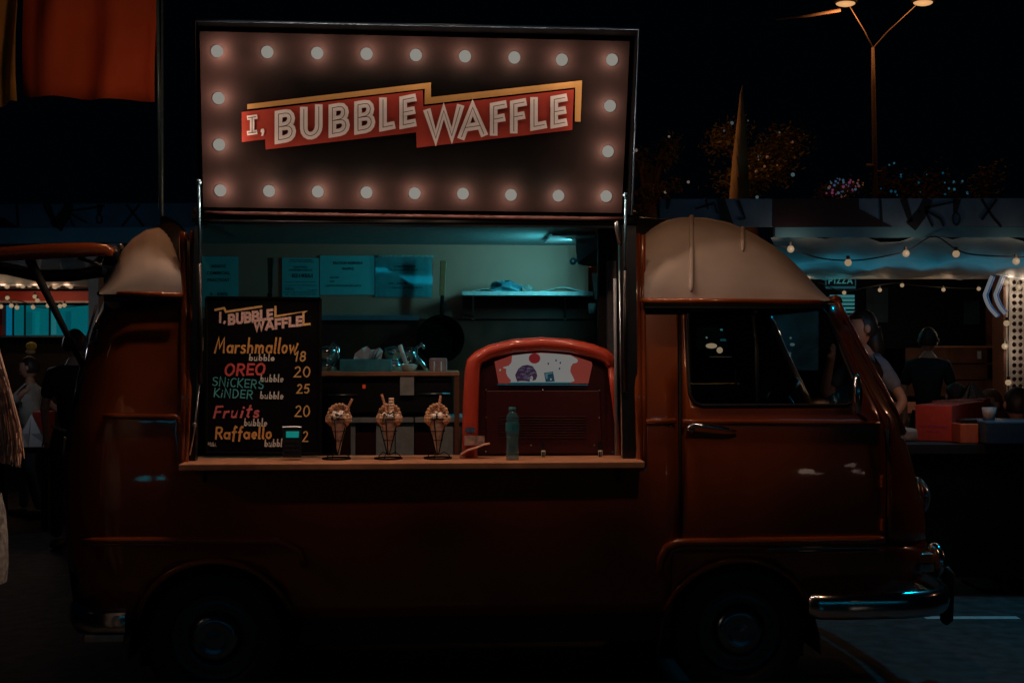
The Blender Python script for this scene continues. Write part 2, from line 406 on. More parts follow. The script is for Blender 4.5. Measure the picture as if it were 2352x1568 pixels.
for c in (rearc, frontc):
    pts = [body(x, z, -.012) for x, z in arch(c, AR + .004, ZS + .02)]
    if c is frontc: pts = [p for p in pts if not (p.x > c.x and p.z < zf)]
    MB().tube(pts, .014, 8).build('wheel_arch_lip', ORANGE, truck, True)
# serving-hatch pillars
for xs_, nm in (([(421, 533), (421, 560), (423, 690), (422, 900), (418, 1062)], 0), ([(442, 530), (442, 560), (439, 690), (434, 900), (427, 1062)], 0),
                ([(1462, 537), (1462, 700), (1466, 900), (1470, 1068)], 1), ([(1477, 540), (1477, 700), (1479, 900), (1480, 1068)], 1)):
    k = xs_[0][0]
    pts = [V(x, y, yf(V(x, y).x, min(V(x, y).z, 1.8)) - .012) for x, y in xs_]
    MB().tube(pts, .017 if k in (421, 1462) else .012, 10).build('hatch_pillar', ORANGE, truck, True)
# door shut lines (dark rubber in the gaps)
for ln_ in ([(1561, 700), (1561.5, 1100), (1561, 1240)], [(2036, 985), (2037, 1236)]):
    P = [VS(x, y, .006) for x, y in ln_]; MB().tube(P, .009, 6).build('door_seal', BLACK, truck, True)
# window gasket, divider and panes
P = [body(x, z, -.004) for x, z in win]
MB().tube(P, .009, 6, closed=True).build('window_gasket', BLACK, door, True)
sheet('window_pane', win, [], lambda x, z: body(x, z, .016), .12, GLASS, door, 0)
MB().tube([VS(1728, 712, .01), VS(1737, 800, .01), VS(1741, 928, .01)], .008, 6).build('window_divider', BLACK, door, True)
# door handle
hb = MB(); hp = [VS(1584, 985, -.03), VS(1592, 977, -.045), VS(1620, 978, -.045), VS(1665, 984, -.04), VS(1690, 990, -.02)]
hb.tube(hp, [.008, .012, .011, .009, .006], 8); hb.ball(VS(1586, 984, -.02), .02, 10, 6)
hb.build('door_handle', CHROME, door, True)
for y in (1105, 1205):
    MB().box(*[VS(2021, y).x, VS(2029, y).x], VS(2024, y).y - .018, VS(2024, y).y + .01, VS(2024, y).z - .028, VS(2024, y).z + .028).build('door_hinge', ORANGE, door, bevel=.006)
# front of the truck and windscreen
fr = MB(); gl_ = MB(); rows = []
zz = [sil_f(y)[1] for y in (694, 740, 800, 860, 920, 985, 1060, 1130, 1180, 1236, 1300, 1360)]
def frow(z):
    r = .16 + .14 * min(1, max(0, (1.25 - z) / .3)); y0 = yf(xf_(z) - .004, z); xx = xf_(z)
    K = 12; out = []
    for i in range(K + 1):
        t = i / K; y = y0 + (WID - .25 - y0) * t; out.append(Vector((xx + .05 * math.sin(math.pi * t), y, z)))
    return out
rows = [frow(z) for z in zz]
def rowmesh(rows, i0, i1):
    m = MB(); n = len(rows[0])
    m.add([p for r_ in rows[i0:i1 + 1] for p in r_], [(a * n + k, a * n + k + 1, (a + 1) * n + k + 1, (a + 1) * n + k) for a in range(i1 - i0) for k in range(n - 1)])
    return m
rowmesh(rows, 5, 11).build('front_panel', ORANGE, truck, True)
rowmesh(rows, 0, 5).build('windscreen', GLASS, truck, True)
MB().tube([r_[0] + Vector((.0, -.005, 0)) for r_ in rows[:6]], .017, 8).build('windscreen_pillar', ORANGE, truck, True)
MB().tube([r_[0] + Vector((.018, .02, 0)) for r_ in rows[:6]], .007, 8).build('windscreen_trim', CHROME, truck, True)
MB().tube([r_[-1] for r_ in rows[:6]], .045, 8).build('windscreen_pillar', ORANGE, truck, True)
MB().tube([r_ for r_ in rows[5]], .02, 8).build('windscreen_sill', ORANGE, truck, True)
MB().tube([r_ for r_ in rows[0]], .03, 8).build('windscreen_header', ORANGE, truck, True)
# far side of the truck
def farb(x, z): return Vector((x, WID - yf(x, z) * .9, z))
wf = [vs2(*p) for p in [(1600, 735), (1850, 735), (1925, 905), (1600, 905)]]
fo = left + [(p[0], max(p[1], .45)) for p in [vs2(600, 1400), vs2(1700, 1400)]] + [sil_f(y) for y in (1340, 1236, 1130, 1060, 985, 860, 694)] + [vs2(1500, 696), vs2(1500, 560), vs2(440, 560), vs2(428, 690)]
sheet('far_side_panel', fo, [wf], farb, .2, ORANGE, truck, .02)
rb = MB(); zr = [left[i][1] for i in range(5, 10)]
n = 6; vsx = [Vector((xr_(z) - .02 * math.sin(math.pi * k / n), .24 + (WID - .48) * k / n, z)) for z in zr for k in range(n + 1)]
rb.add(vsx, [(a * (n + 1) + k, a * (n + 1) + k + 1, (a + 1) * (n + 1) + k + 1, (a + 1) * (n + 1) + k) for a in range(4) for k in range(n)])
rb.build('tail_panel', ORANGE, truck, True)
# chrome glints along the rear opening edge
MB().tube([Vector((xr_(V(170, y, .28).z) - .006, .27, V(170, y, .28).z)) for y in (700, 790, 870, 950, 985)], .006, 6).build('rear_door_seal', ALU, truck, True)
MB().tube([Vector((xr_(V(170, y, .28).z) - .012, .25, V(170, y, .28).z)) for y in (1002, 1045)], .008, 6).build('tail_strip', ALU, truck, True)
# underbody and wheel wells
ub = MB(); ub.box(xr_(.5) + .1, vs2(330, 1425)[0] - .06, .14, WID - .1, .3, .62); ub.box(vs2(690, 1425)[0] + .0, vs2(1541, 1425)[0] - .0, .10, WID - .1, .26, .6)
ub.box(vs2(1860, 1380)[0] + .03, xf_(.5) - .12, .3, WID - .2, .36, .55)
ub.build('underbody', DARKIN, truck)
for c in (rearc, frontc):
    m = MB(); n = 16; vs_ = []
    for y in (.03, .42):
        for i in range(n + 1):
            a = math.pi * i / n; vs_.append((c.x + .36 * math.cos(a), y, c.z - .1 + .44 * math.sin(a)))
    m.add(vs_, [(i, i + 1, n + 2 + i, n + 1 + i) for i in range(n)]); m.add([(c.x + x, .42, z) for x, z in ((-.4, .1), (.4, .1), (.4, .8), (-.4, .8))], [(0, 1, 2, 3)])
    m.build('wheel_well', DARKIN, truck, True)
# wheels
TYRE = mat('tyre_rubber', (.014, .014, .015), .5, noise=.2); HUB = mat('painted_steel_wheel', (.05, .08, .1), .3, .6, noise=.15)
def wheel(x, y, z, flip=1):
    w = MB(); rr = .305
    w.lathe([(.19, 0), (.2, -.01), (.225, -.018), (.262, -.016), (.29, 0), (rr, .03), (rr, .14), (.29, .165), (.2, .17)], (0, 0, 0), 40, 0, 'Y', False)
    for k in range(4): w.lathe([(rr + .001, .042 + k * .025), (rr + .004, .045 + k * .025), (rr + .004, .058 + k * .025), (rr + .001, .061 + k * .025)], (0, 0, 0), 40, 0, 'Y', False)
    e = w.build('wheel', TYRE, truck, True); e.location = (x, y, z); e.rotation_euler = (0, 0, 0 if flip > 0 else math.pi)
    tag(e, None)
    r_ = MB(); r_.lathe([(.205, -.012), (.197, -.004), (.19, .012), (.178, .03), (.15, .02), (.115, .012), (.11, .03), (.0, .03)], (0, 0, 0), 40, 0, 'Y', False)
    r_.build('rim', HUB, e, True)
    h = MB(); h.lathe([(.108, .012), (.104, -.004), (.085, -.016), (.06, -.022), (.05, -.012), (.03, -.018), (.0, -.02)], (0, 0, 0), 32, 0, 'Y', False)
    h.build('hubcap', mat('hub_chrome', (.12, .2, .26), .25, 1), e, True)
    for k in range(8):
        a = 2 * math.pi * k / 8; MB().lathe([(.009, -.004), (.009, .02)], (.14 * math.cos(a), .012, .14 * math.sin(a)), 6, 0, 'Y').build('wheel_bolt', HUB, e)
    return e
wheel(AW.x, .06, .305); wheel(FWH.x, .06, .305); wheel(AW.x, WID - .06, .305, -1); wheel(FWH.x, WID - .06, .305, -1)
# bumpers
def bumper(pts, name, h):
    m = MB(); prof = [(0, h), (-.018, h * .85), (-.03, h * .5), (-.03, .1 * h), (-.034, -.2 * h), (-.03, -.6 * h), (-.012, -h), (.01, -h)]
    vs_ = []; n = len(prof); P = [Vector(p) for p in pts]
    for i, p in enumerate(P):
        t = (P[min(i + 1, len(P) - 1)] - P[max(i - 1, 0)]).normalized(); nn = Vector((t.y, -t.x, 0)).normalized()
        for d, z in prof: vs_.append(p + nn * -d + Vector((0, 0, z)))
    m.add(vs_, [(a * n + k, a * n + k + 1, (a + 1) * n + k + 1, (a + 1) * n + k) for a in range(len(P) - 1) for k in range(n - 1)])
    m.add(vs_[:n], [list(range(n))]); m.add(vs_[-n:], [list(range(n))[::-1]])
    return m.build(name, CHROME, truck, True)
zb = V(1950, 1390, -.02).z
x0 = V(1872, 1390, -.02).x; x1 = V(2168, 1378, .2).x
bp = [(x0, .0, zb), (x0 + .02, -.03, zb), (x0 + .15, -.04, zb), (x1 - .28, -.03, zb), (x1 - .16, .0, zb), (x1 - .07, .07, zb), (x1 - .015, .18, zb), (x1 + .02, .4, zb), (x1 + .04, .8, zb), (x1 + .02, 1.3, zb), (x1 - .05, 1.65, zb)]
bumper(bp, 'front_bumper', .055)
pr = MB(); pc = V(2174, 1365, .42); pr.tube([pc + Vector((0, 0, .13)), pc + Vector((.012, 0, .1)), pc, pc - Vector((0, 0, .12)), pc - Vector((.01, 0, .14))], [.012, .03, .034, .03, .012], 10)
pr.build('bumper_guard', BLACK, truck, True)
zb2 = V(240, 1425, 0).z; xa = V(184, 1425, .2).x; xb = V(290, 1425, -.02).x
bumper([(xa - .05, 1.2, zb2), (xa - .04, .5, zb2), (xa - .01, .18, zb2), (xa + .05, .04, zb2), (xa + .13, -.01, zb2), (xb, -.01, zb2)], 'rear_bumper', .055)
m = MB(); c = V(232, 1462, .02); m.box(c.x - .07, c.x + .1, .0, .06, c.z - .02, c.z + .015); m.build('number_plate_bracket', ALU, truck, bevel=.008)
# lamps on the nose
hl = MB(); c = V(2128, 1140, .3); hl.lathe([(.085, -.12), (.1, -.05), (.098, 0), (.088, .02)], c + Vector((-.06, 0, .0)), 24, 0, 'X'); hl.build('headlight_bezel', ORANGE, truck, True)
m = MB(); m.ball(c + Vector((-.04, 0, 0)), .082, 20, 12, 0, (.62, 1, 1)); m.build('headlight', mat('headlight_glass', (.3, .45, .6), .08, .5, coat=1), truck, True)
m = MB(); m.lathe([(.084, .0), (.092, .004), (.084, .012)], c + Vector((-.04, 0, 0)), 24, 0, 'X', False); m.build('headlight_ring', CHROME, truck, True)
p0 = V(2098, 1266, .16); p1 = V(2132, 1288, .16); m = MB(); m.box(p0.x, p1.x + .01, .1, .24, p1.z, p0.z); m.build('indicator_lens', mat('amber_lens', (.75, .16, .02), .25, coat=.6), truck, bevel=.012)
p2 = V(2132, 1308, .16); m = MB(); m.box(p0.x + .005, p1.x + .005, .1, .24, p2.z, p1.z - .003); m.build('sidelight_lens', mat('clear_lens', (.35, .45, .5), .2, coat=.6), truck, bevel=.01)
m = MB(); c = V(2146, 1290, .5); m.lathe([(.02, -.03), (.085, -.02), (.095, 0), (.09, .02), (.07, .03), (.0, .035)], c, 24, 0, 'X'); m.build('fog_lamp', CHROME, truck, True)
# door mirror
m = MB(); c = V(1966, 905, -.1); m.ball(c, .09, 16, 12, 0, (.28, .5, 1)); m.build('wing_mirror', CHROME, truck, True)
MB().tube([c, c + Vector((.02, .06, -.08)), VS(1990, 965, 0)], .008, 6).build('mirror_arm', BLKMET, truck, True)
# roof: cream end pieces
def dome(name, sil, zg, m):
    """sil: silhouette pixels of the ridge; every column follows one sight line so the ends round off in plan"""
    K = 30; J = 16; pts = []; cols = []
    for i in range(K + 1):
        t = i / K; px = sil[0][0] + (sil[-1][0] - sil[0][0]) * t
        for (xa, ya), (xb, yb) in zip(sil, sil[1:]):
            if xa <= px <= xb + 1e-6: py = ya + (yb - ya) * (px - xa) / (xb - xa); break
        zt = V(px, py, .5).z; cols.append((px, zt))
    def P(px, zt, ys):
        yy = min(ys, WID - ys); d = abs(2 * (ys - .05) / (WID - .1) - 1); prof = max(0, 1 - d ** 3.0) ** .5
        X = V(px, 690, min(yy, .6)).x
        if X < 0: X = min(X, V(418, 690, .05).x - .43 * (min(ys, .65) - .05))
        return Vector((X, ys, zg + max(0, zt - zg) * prof))
    for px, zt in cols:
        for j in range(2 * J + 1): pts.append(P(px, zt, .05 + (WID - .1) * (.5 - .5 * math.cos(math.pi * j / (2 * J)))))
    n = 2 * J + 1; mb = MB(); mb.add(pts, [(a * n + k, a * n + k + 1, (a + 1) * n + k + 1, (a + 1) * n + k) for a in range(K) for k in range(n - 1)])
    mb.add(pts[:n], [list(range(n))]); mb.add(pts[-n:], [list(range(n))[::-1]])
    def at(px, y0, y1):                          # points on the dome under one pixel column, between two pixel heights
        zt = min(cols, key=lambda c: abs(c[0] - px))[1]; out = []
        for k in range(60):
            p = P(px, zt, .052 + .6 * (k / 59) ** 2); w = MV @ p; d = w - Vector((0, 0, CAMZ)); v = (d.z * cp - d.y * sp) / (d.y * cp + d.z * sp); py = 784 - v * F
            if y0 <= py <= y1: out.append(p)
        return out
    return mb.build(name, m, truck, True), at
ZG = V(1600, 690, .06).z; ZGr = V(330, 676, .06).z
roof1, top1 = dome('cab_roof', [(1480, 532), (1500, 514), (1530, 498), (1560, 490), (1620, 491), (1675, 502), (1730, 528), (1775, 556), (1815, 588), (1850, 625), (1880, 662), (1906, 690)], ZG, CREAM)
roof2, top2 = dome('rear_roof', [(228, 672), (244, 640), (262, 604), (282, 566), (305, 540), (335, 520), (365, 514), (395, 527), (418, 542)], ZGr, CREAM)
for sil_, zg_ in (([(262, 610), (285, 562), (305, 532), (335, 508), (380, 488), (418, 480)], ZGr), ([(1480, 482), (1530, 486), (1570, 489), (1600, 492)], ZG)):
    o_, _f = dome('unlit_roof_top', sil_, zg_, BLKMET)  # black dome stands for the unlit top of the roof
    for v_ in o_.data.vertices: v_.co.y = .42 + v_.co.y * (WID - .84) / WID
# pressed ribs on the cab roof
for px, ya, yb, r_ in ((1588, 494, 678, .0115), (1706, 508, 580, .010)):
    P = top1(px, ya, yb); k_ = len(P)
    MB().tube([p + Vector((.0, -.002, .002)) for p in P], [r_ * min(1, .35 + 1.2 * min(i, k_ - 1 - i) / 6) for i in range(k_)], 10).build('roof_rib', CREAM, truck, True)
# gutters
m = MB(); m.tube([V(1476, 690, .03), V(1700, 691, .03), V(1880, 694, .03), V(1912, 696, .1)], .011, 8); m.build('roof_gutter', ORANGE, truck, True)
m = MB(); m.tube([V(228, 674, .2), V(250, 673, .07), V(330, 675, .03), V(421, 677, .03)], .011, 8); m.build('roof_gutter', ORANGE, truck, True)
m = MB(); P = [V(1478, 702, .07), V(1895, 706, .07)]; m.box(P[0].x, P[1].x, .05, .1, P[0].z - .01, ZG - .01); m.build('gutter_shadow', BLACK, truck)  # black strips here and below stand for the gutter's shadow
m = MB(); P = [V(245, 690, .07), V(420, 690, .07)]; m.box(P[0].x + .1, P[1].x, .06, .1, P[0].z, ZGr - .01); m.build('gutter_shadow', BLACK, truck)
# middle roof, dark
zt = V(1000, 497, .1).z
xL = V(440, 500, .0).x; xR = V(1466, 500, .0).x
MR = MB(); pr_ = [(.0, V(1000, 512, 0).z), (.0, V(1000, 497, 0).z), (.05, 2.15), (.2, 2.19), (.5, 2.21), (1.2, 2.21), (1.6, 2.18), (1.7, 2.15)]
vs_ = [(x, y, z) for x in (xL, xR) for y, z in pr_]; n = len(pr_)
MR.add(vs_, [(k, k + 1, n + k + 1, n + k) for k in range(n - 1)] + [list(range(n)), [n + k for k in range(n)][::-1]])
MR.build('middle_roof', BLKMET, truck, True)
m = MB(); m.tube([V(470, 488, -.01), V(900, 496, -.01), V(1430, 503, -.01)], .009, 8); m.build('hatch_hinge_rail', mat('matt_maroon', (.04, .008, .006), .7), truck, True)
# opening frame
fm = MB()
a = [V(*p, .0) for p in [(446, 497), (1462, 505), (1466, 1092), (430, 1088)]]
holep = [(475, 512), (1372, 522), (1374, 700), (1376, 1050), (452, 1046), (456, 560), (461, 524)]
ho = [(V(x, y).x, V(x, y).z) for x, y in [(476, 513), (1418, 523), (1424, 560), (1432, 1074), (447, 1072), (456, 560), (462, 522)]]
oo = [(p.x, p.z) for p in a]
sheet('hatch_frame', oo, [ho], lambda x, z: Vector((x, .012, z)), 0, BLKMET, truck, .05, False)
for x0_, x1_ in (((1424, 620), (1430, 1045)), ((1412, 640), (1416, 1045))):
    MB().tube([V(*x0_, .03), V(*x1_, .03)], .007, 6).build('hatch_seal', ALU if x0_[0] == 1424 else mat('grey_trim', (.2, .22, .25), .5), truck, True)
# counter shelf
c0 = V(427, 1056, -.1); zc = V(1000, 1054, .04).z
ct = MB(); xa = V(430, 1050, .04).x; xb = V(1466, 1054, .04).x
ct.box(xa, xb, -.13, .26, zc - .028, zc); counter = ct.build('counter_shelf', WOODC, truck, bevel=.004)
for px in (470, 1420):
    MB().tube([V(px, 1066, -.09), V(px, 1105, -.01)], .008, 6).build('shelf_bracket', BLKMET, truck)
# interior
XI0 = V(454, 800, 1.49).x; XI1 = V(1372, 524, 1.49).x; ZC = V(900, 514, .05).z
it = MB(); it.add([(XI0 - .02, 1.5, .5), (V(1450, 600, .0).x, 1.5, .5), (V(1450, 600, .0).x, 1.5, 2.14), (XI0 - .02, 1.5, 2.14)], [(0, 1, 2, 3)])
it.build('interior_back_wall', WALLIN, truck)
zw = V(900, 732, 1.48).z
it = MB(); it.box(V(740, 700, 1.48).x - .8, V(1382, 700, 1.48).x, 1.47, 1.497, .55, zw); it.build('wood_panel', WOODD, truck)
it = MB(); it.box(V(1062, 700, 1.46).x, V(1380, 700, 1.46).x, 1.45, 1.468, zw, V(900, 676, 1.46).z); it.build('wood_panel', WOODD, truck)
it = MB(); it.box(V(735, 700, 1.45).x, V(962, 700, 1.45).x, 1.43, 1.468, V(900, 735, 1.45).z, V(900, 724, 1.45).z); it.build('wall_rail', ALU, truck)
it = MB(); it.add([(V(452, 700, .06).x, .07, .5), (XI0, 1.49, .5), (XI0, 1.49, 2.12), (V(452, 700, .06).x, .07, 2.12)], [(0, 1, 2, 3)]); it.build('interior_side_wall', mat('side_lining', (.2, .2, .2), .6), truck)
it = MB(); XN = V(452, 700, .06).x; it.add([(XN, .03, 2.13), (V(1450, 600, .0).x, .03, 2.13), (V(1450, 600, .0).x, 1.5, 2.13), (XI0, 1.5, 2.13)], [(0, 1, 2, 3)]); it.build('interior_ceiling', mat('ceiling_lining', (.22, .25, .25), .7), truck)
it = MB(); it.box(XI0 - .1, XI1 + .3, .1, 1.5, .5, .52); it.build('interior_floor', DARKIN, truck)
it = MB(); it.box(V(1374, 600, .62).x, V(1445, 600, .62).x, .62, .66, .52, 2.13); it.build('cab_partition', DARKIN, truck)
it = MB(); it.box(V(1393, 600, .6).x, V(1413, 600, .6).x, .57, .61, 1.0, V(1400, 600, .6).z); it.build('partition_edge', mat('grey_trim', (.2, .22, .25), .5), truck)
it = MB(); it.box(V(1384, 600, 1.0).x, V(1412, 600, 1.0).x, 1.0, 1.1, .6, 2.0); it.build('cabinet_edge', mat('grey_trim', (.2, .22, .25), .5), truck)
# cab interior
it = MB(); it.box(V(1500, 900, .3).x, V(1500, 900, .3).x + .02, .2, WID - .25, .5, 1.95); it.build('cab_bulkhead', DARKIN, truck)
it = MB(); it.box(xf_(1.2) - .36, xf_(1.2) - .06, .2, WID - .3, 1.12, 1.19); it.build('dashboard', mat('dash_vinyl', (.05, .05, .055), .4), truck, bevel=.02)
sw = MB(); cs = V(1795, 895, 1.15); sw.tube([cs + Vector((.19 * math.cos(a) * .35, .19 * math.sin(a), .19 * math.cos(a) * -.0 + .06 * math.cos(a))) for a in [2 * math.pi * k / 20 for k in range(20)]], .012, 8, closed=True)
sw.tube([cs, cs + Vector((.2, 0, -.3))], .02, 8); sw.build('steering_wheel', BLKMET, truck, True)
for y in (.4, 1.15):
    s_ = MB(); xs0 = V(1600, 950, .4).x; s_.box(xs0, xs0 + .4, y - .22, y + .22, .75, .88); s_.box(xs0 - .06, xs0 + .06, y - .22, y + .22, .88, 1.27); s_.build('seat', DARKIN, truck, bevel=.03)
# ------------------------------------------------------------------ raised hatch with the sign
def Z1(x, y): return (401.9 + x * .46386, 28.7 + y * .46386)
def HZ(x, y, off=0.0): p = Z1(x, y); return H(p[0], p[1], off)
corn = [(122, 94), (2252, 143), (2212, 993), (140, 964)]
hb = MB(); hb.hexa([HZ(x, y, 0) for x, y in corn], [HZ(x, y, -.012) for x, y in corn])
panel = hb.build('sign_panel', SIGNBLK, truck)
out = [(100, 35), (2300, 78), (2262, 1010), (108, 985)]
hb = MB(); hb.hexa([HZ(x, y, -.014) for x, y in out], [HZ(x, y, -.06) for x, y in out]); hatch = hb.build('service_hatch', mat('matt_black', (.006, .006, .007), .8, ior=1.1), truck, bevel=.01)
m = MB(); m.tube([HZ(x, y, -.01) for x, y in [(104, 40), (2296, 82), (2262, 1004)]], .006, 6); m.build('hatch_edge_trim', mat('trim_blue_grey', (.05, .09, .14), .3, .6), hatch, True)
MB().poly([(330, 494), (1227, 386), (1230, 466), (1975, 381), (1967, 582), (1197, 670), (1194, 594), (449, 679), (447, 628), (331, 642)], HZ, .003).build('red_banner', REDP, panel)
MB().poly([(358, 455), (1267, 347), (1268, 420), (2016, 337), (2008, 541), (1980, 541), (1982, 372), (1236, 456), (1237, 378), (358, 480)], HZ, .003).build('yellow_zigzag', YELP, panel)
def letter(ch, xl, xr, bl, br, h, w=26, il=3.6):
    m = MB(); strokes(m, [ch], xl + w / 2, xr - w / 2 if ch != 'Is' else xr - w / 2, bl, br, h, w, HZ, 0, .005, gap=0, inline=il)
    m.build('letter', [WHITEP, INLINE], panel)
def base_b(x): return 647 - (x - 483) * .1185
def base_w(x): return 640 - (x - 1228) * .1115
for ch, a_, b_ in (('B', 483, 606), ('U', 608, 742), ('B', 750, 872), ('B', 877, 998), ('L', 1003, 1097), ('E', 1102, 1202)):
    letter(ch, a_, b_, base_b(a_) - 3, base_b(b_) - 3, 148, 38)
for ch, a_, b_ in (('W', 1222, 1440), ('A', 1392, 1556), ('F', 1550, 1650), ('F', 1650, 1748), ('L', 1750, 1848), ('E', 1850, 1950)):
    letter(ch, a_, b_, base_w(a_) - 3, base_w(b_) - 3, 146, 38)
letter('Is', 352, 412, 604, 599, 88, 22, 4); m = MB(); m.poly([(425, 578), (440, 576), (443, 590), (436, 612), (426, 612), (431, 598), (424, 592)], HZ, .005); m.build('letter', WHITEP, panel)
bulbs = [(210, 193), (458, 197), (705, 202), (949, 206), (1193, 212), (1436, 218), (1680, 224), (1915, 235), (2163, 235), (217, 425), (220, 655), (2153, 463), (2143, 688),
         (226, 881), (467, 884), (708, 887), (949, 891), (1187, 895), (1426, 897), (1663, 903), (1898, 907), (2134, 909)]
bme = None
for bx, by in bulbs:
    c = HZ(bx, by, -.007)
    if bme is None:
        q = MB(); q.ball((0, 0, 0), .0265, 20, 12); o = q.build('bulb', BULBM, panel, True); bme = o.data
    else: o = bpy.data.objects.new('bulb', bme); COL.objects.link(o); o.parent = panel
    o.location = c
    light('bulb_light', 'POINT', MV @ HZ(bx, by, .043), LIT['BULB'], (1, .66, .48), .012)
# gas struts
for (xa_, ya_), (xm, ym), (xb_, yb_) in (((457, 418), (458, 605), (460, 880)), ((1437, 448), (1436, 622), (1436, 900))):
    m = MB(); m.tube([V(xa_, ya_, -.08), V(xm, ym, -.05)], .006, 8); m.ball(V(xa_, ya_, -.08), .012, 8, 6); st = m.build('gas_strut', mat('strut_steel', (.12, .24, .32), .3, .8), truck, True)
    m = MB(); m.tube([V(xm, ym, -.05), V(xb_, yb_, -.02)], .011, 10); m.build('strut_cylinder', BLKMET, st, True)
m = MB(); m.tube([V(458, 880, -.02), V(447, 985, -.02), V(436, 1045, -.02)], .004, 6); m.ball(V(447, 975, -.02), .011, 8, 6); m.build('hatch_stay', ALU, truck, True)
m = MB(); p = V(459, 790, .0); m.box(p.x - .008, p.x + .012, -.02, .02, p.z - .03, p.z + .03); m.build('latch_plate', ALU, truck, bevel=.003)
m = MB(); m.tube([HZ(2185, 1015, -.02), V(1417, 520, .0), V(1425, 560, .02)], .012, 8); m.build('hatch_arm', ALU, truck, True)
# rear hatch (tailgate) standing open
zt_ = V(100, 578, .1).z
m = MB(); nb = [V(x, y, .1) for x, y in [(-150, 596), (0, 584), (100, 577), (200, 573), (245, 574), (262, 580)]]
m.tube(nb, [.03, .034, .036, .034, .028, .02], 10, squash=.9)
fb = [V(x, y, 1.5) for x, y in [(-150, 600), (-40, 610), (20, 618), (90, 634), (170, 632), (240, 622)]]
tg = m.build('tailgate', ORANGE, truck, True)
m = MB(); m.tube(fb, .034, 10); m.tube([nb[-1], (nb[-1] + fb[-1]) / 2, fb[-1]], .03, 8); m.tube([nb[0], fb[0]], .05, 8); m.build('tailgate_frame', BLKMET, tg, True)
m = MB(); ring = [nb[0], nb[2], nb[4], fb[5], fb[4], fb[3], fb[1], fb[0]]; m.add(ring, [list(range(8))]); m.build('tailgate_window', GLASS, tg)
m = MB(); m.tube([V(68, 596, .12), V(95, 650, .12), V(150, 760, .14), V(195, 850, .2)], [.022, .018, .014, .012], 8); m.build('tailgate_strut', DARKIN, tg, True)
m = MB(); m.tube([V(180, 592, .3), V(262, 618, .3)], .008, 8); m.build('tailgate_gas_strut', CHROME, tg, True)
for x, y in ((233, 572), (277, 566)):
    m = MB(); m.ball(V(x, y, .3), .014, 10, 6); m.build('hinge_bolt', ALU, tg, True)

# ------------------------------------------------------------------ things in and on the truck
def vt(name, px, py, y, label, cat, group=None):
    b = V(px, py, y); e = empty(name, MV @ b, label, cat, group, TH); return e, b
def vsolo(mb, base, name, m, label, cat, group=None, **k):
    o = mb.build(name, m, None, **k); o.location = MV @ base; o.rotation_euler = (0, 0, TH); return tag(o, label, cat, group)
# interior lamp
e, b = vt('ceiling_lamp', 1345, 560, 1.3, 'white wedge shaped lamp high in the right corner of the serving hatch', 'lamp')
def Vb(px, py, y): return V(px, py, y) - b
m = MB(); m.hexa([Vb(1336, 573, 1.28), Vb(1348, 538, 1.28), Vb(1362, 541, 1.28), Vb(1352, 556, 1.28)], [Vb(1337, 574, 1.32), Vb(1349, 537, 1.32), Vb(1364, 541, 1.32), Vb(1353, 557, 1.32)]); m.build('lit_tube', glow('lamp_glow', (.15, .15, .14)), e)
m = MB(); A1 = [(1372, 530), (1372, 570), (1326, 604), (1322, 556), (1340, 560)]; m.hexa([Vb(x, y, 1.0) for x, y in A1], [Vb(x, y, 1.46) for x, y in A1]); m.build('reflector', ALU, e)
A2 = [(1372, 600 - 30), (1392, 590), (1360, 618), (1328, 606)]; A2 = [(1374, 568), (1399, 590), (1369, 614), (1322, 606)]
m = MB(); m.hexa([Vb(x, y, 1.1) for x, y in A2], [Vb(x, y, 1.16) for x, y in A2]); m.build('housing', mat('lamp_housing', (.12, .15, .16), .5), e)
m = MB(); m.ball(Vb(1316, 600, 1.2), .02, 10, 6); m.tube([Vb(1316, 600, 1.2), Vb(1328, 596, 1.2)], .01, 6); m.build('knob', BLKMET, e, True)
al = light('interior_light', 'AREA', MV @ V(1312, 566, .95), LIT['LAMP'], (.13, .87, 1), rot=(0, 0, 0), size=(.05, .3))
aim(al, MV @ V(760, 560, 1.5))
q_ = V(1312, 566, .95); m = MB(b); m.box(q_.x - .12, q_.x + .1, q_.y - .2, q_.y + .2, q_.z + .035, q_.z + .045); m.build('light_shield', ALU, e)  # plate added to keep the lamp's light off the ceiling
# pipe and cup holder at the right
for y0, y1, y_, nm, lab in ((625, 700, 1.3, 'paper_roll', 'pale hanging paper strip below the corner lamp'), ):
    p = V(1366, y1, y_); m = MB(p); m.hexa([V(1359, 627, y_), V(1376, 627, y_), V(1381, 660, y_), V(1376, 690, y_), V(1366, 686, y_)], [V(1359, 627, y_ + .02), V(1376, 627, y_ + .02), V(1381, 660, y_ + .02), V(1376, 690, y_ + .02), V(1366, 686, y_ + .02)])
    vsolo(m, p, nm, PAPER, lab, 'paper')
p = V(1360, 720, 1.3); m = MB(p); m.lathe([(.018, 0), (.022, .03), (.022, .05), (.019, .056)], p, 16); vsolo(m, p, 'white_cup', PAPER, 'small white cup under the right end of the wall shelf', 'cup', smooth=True)
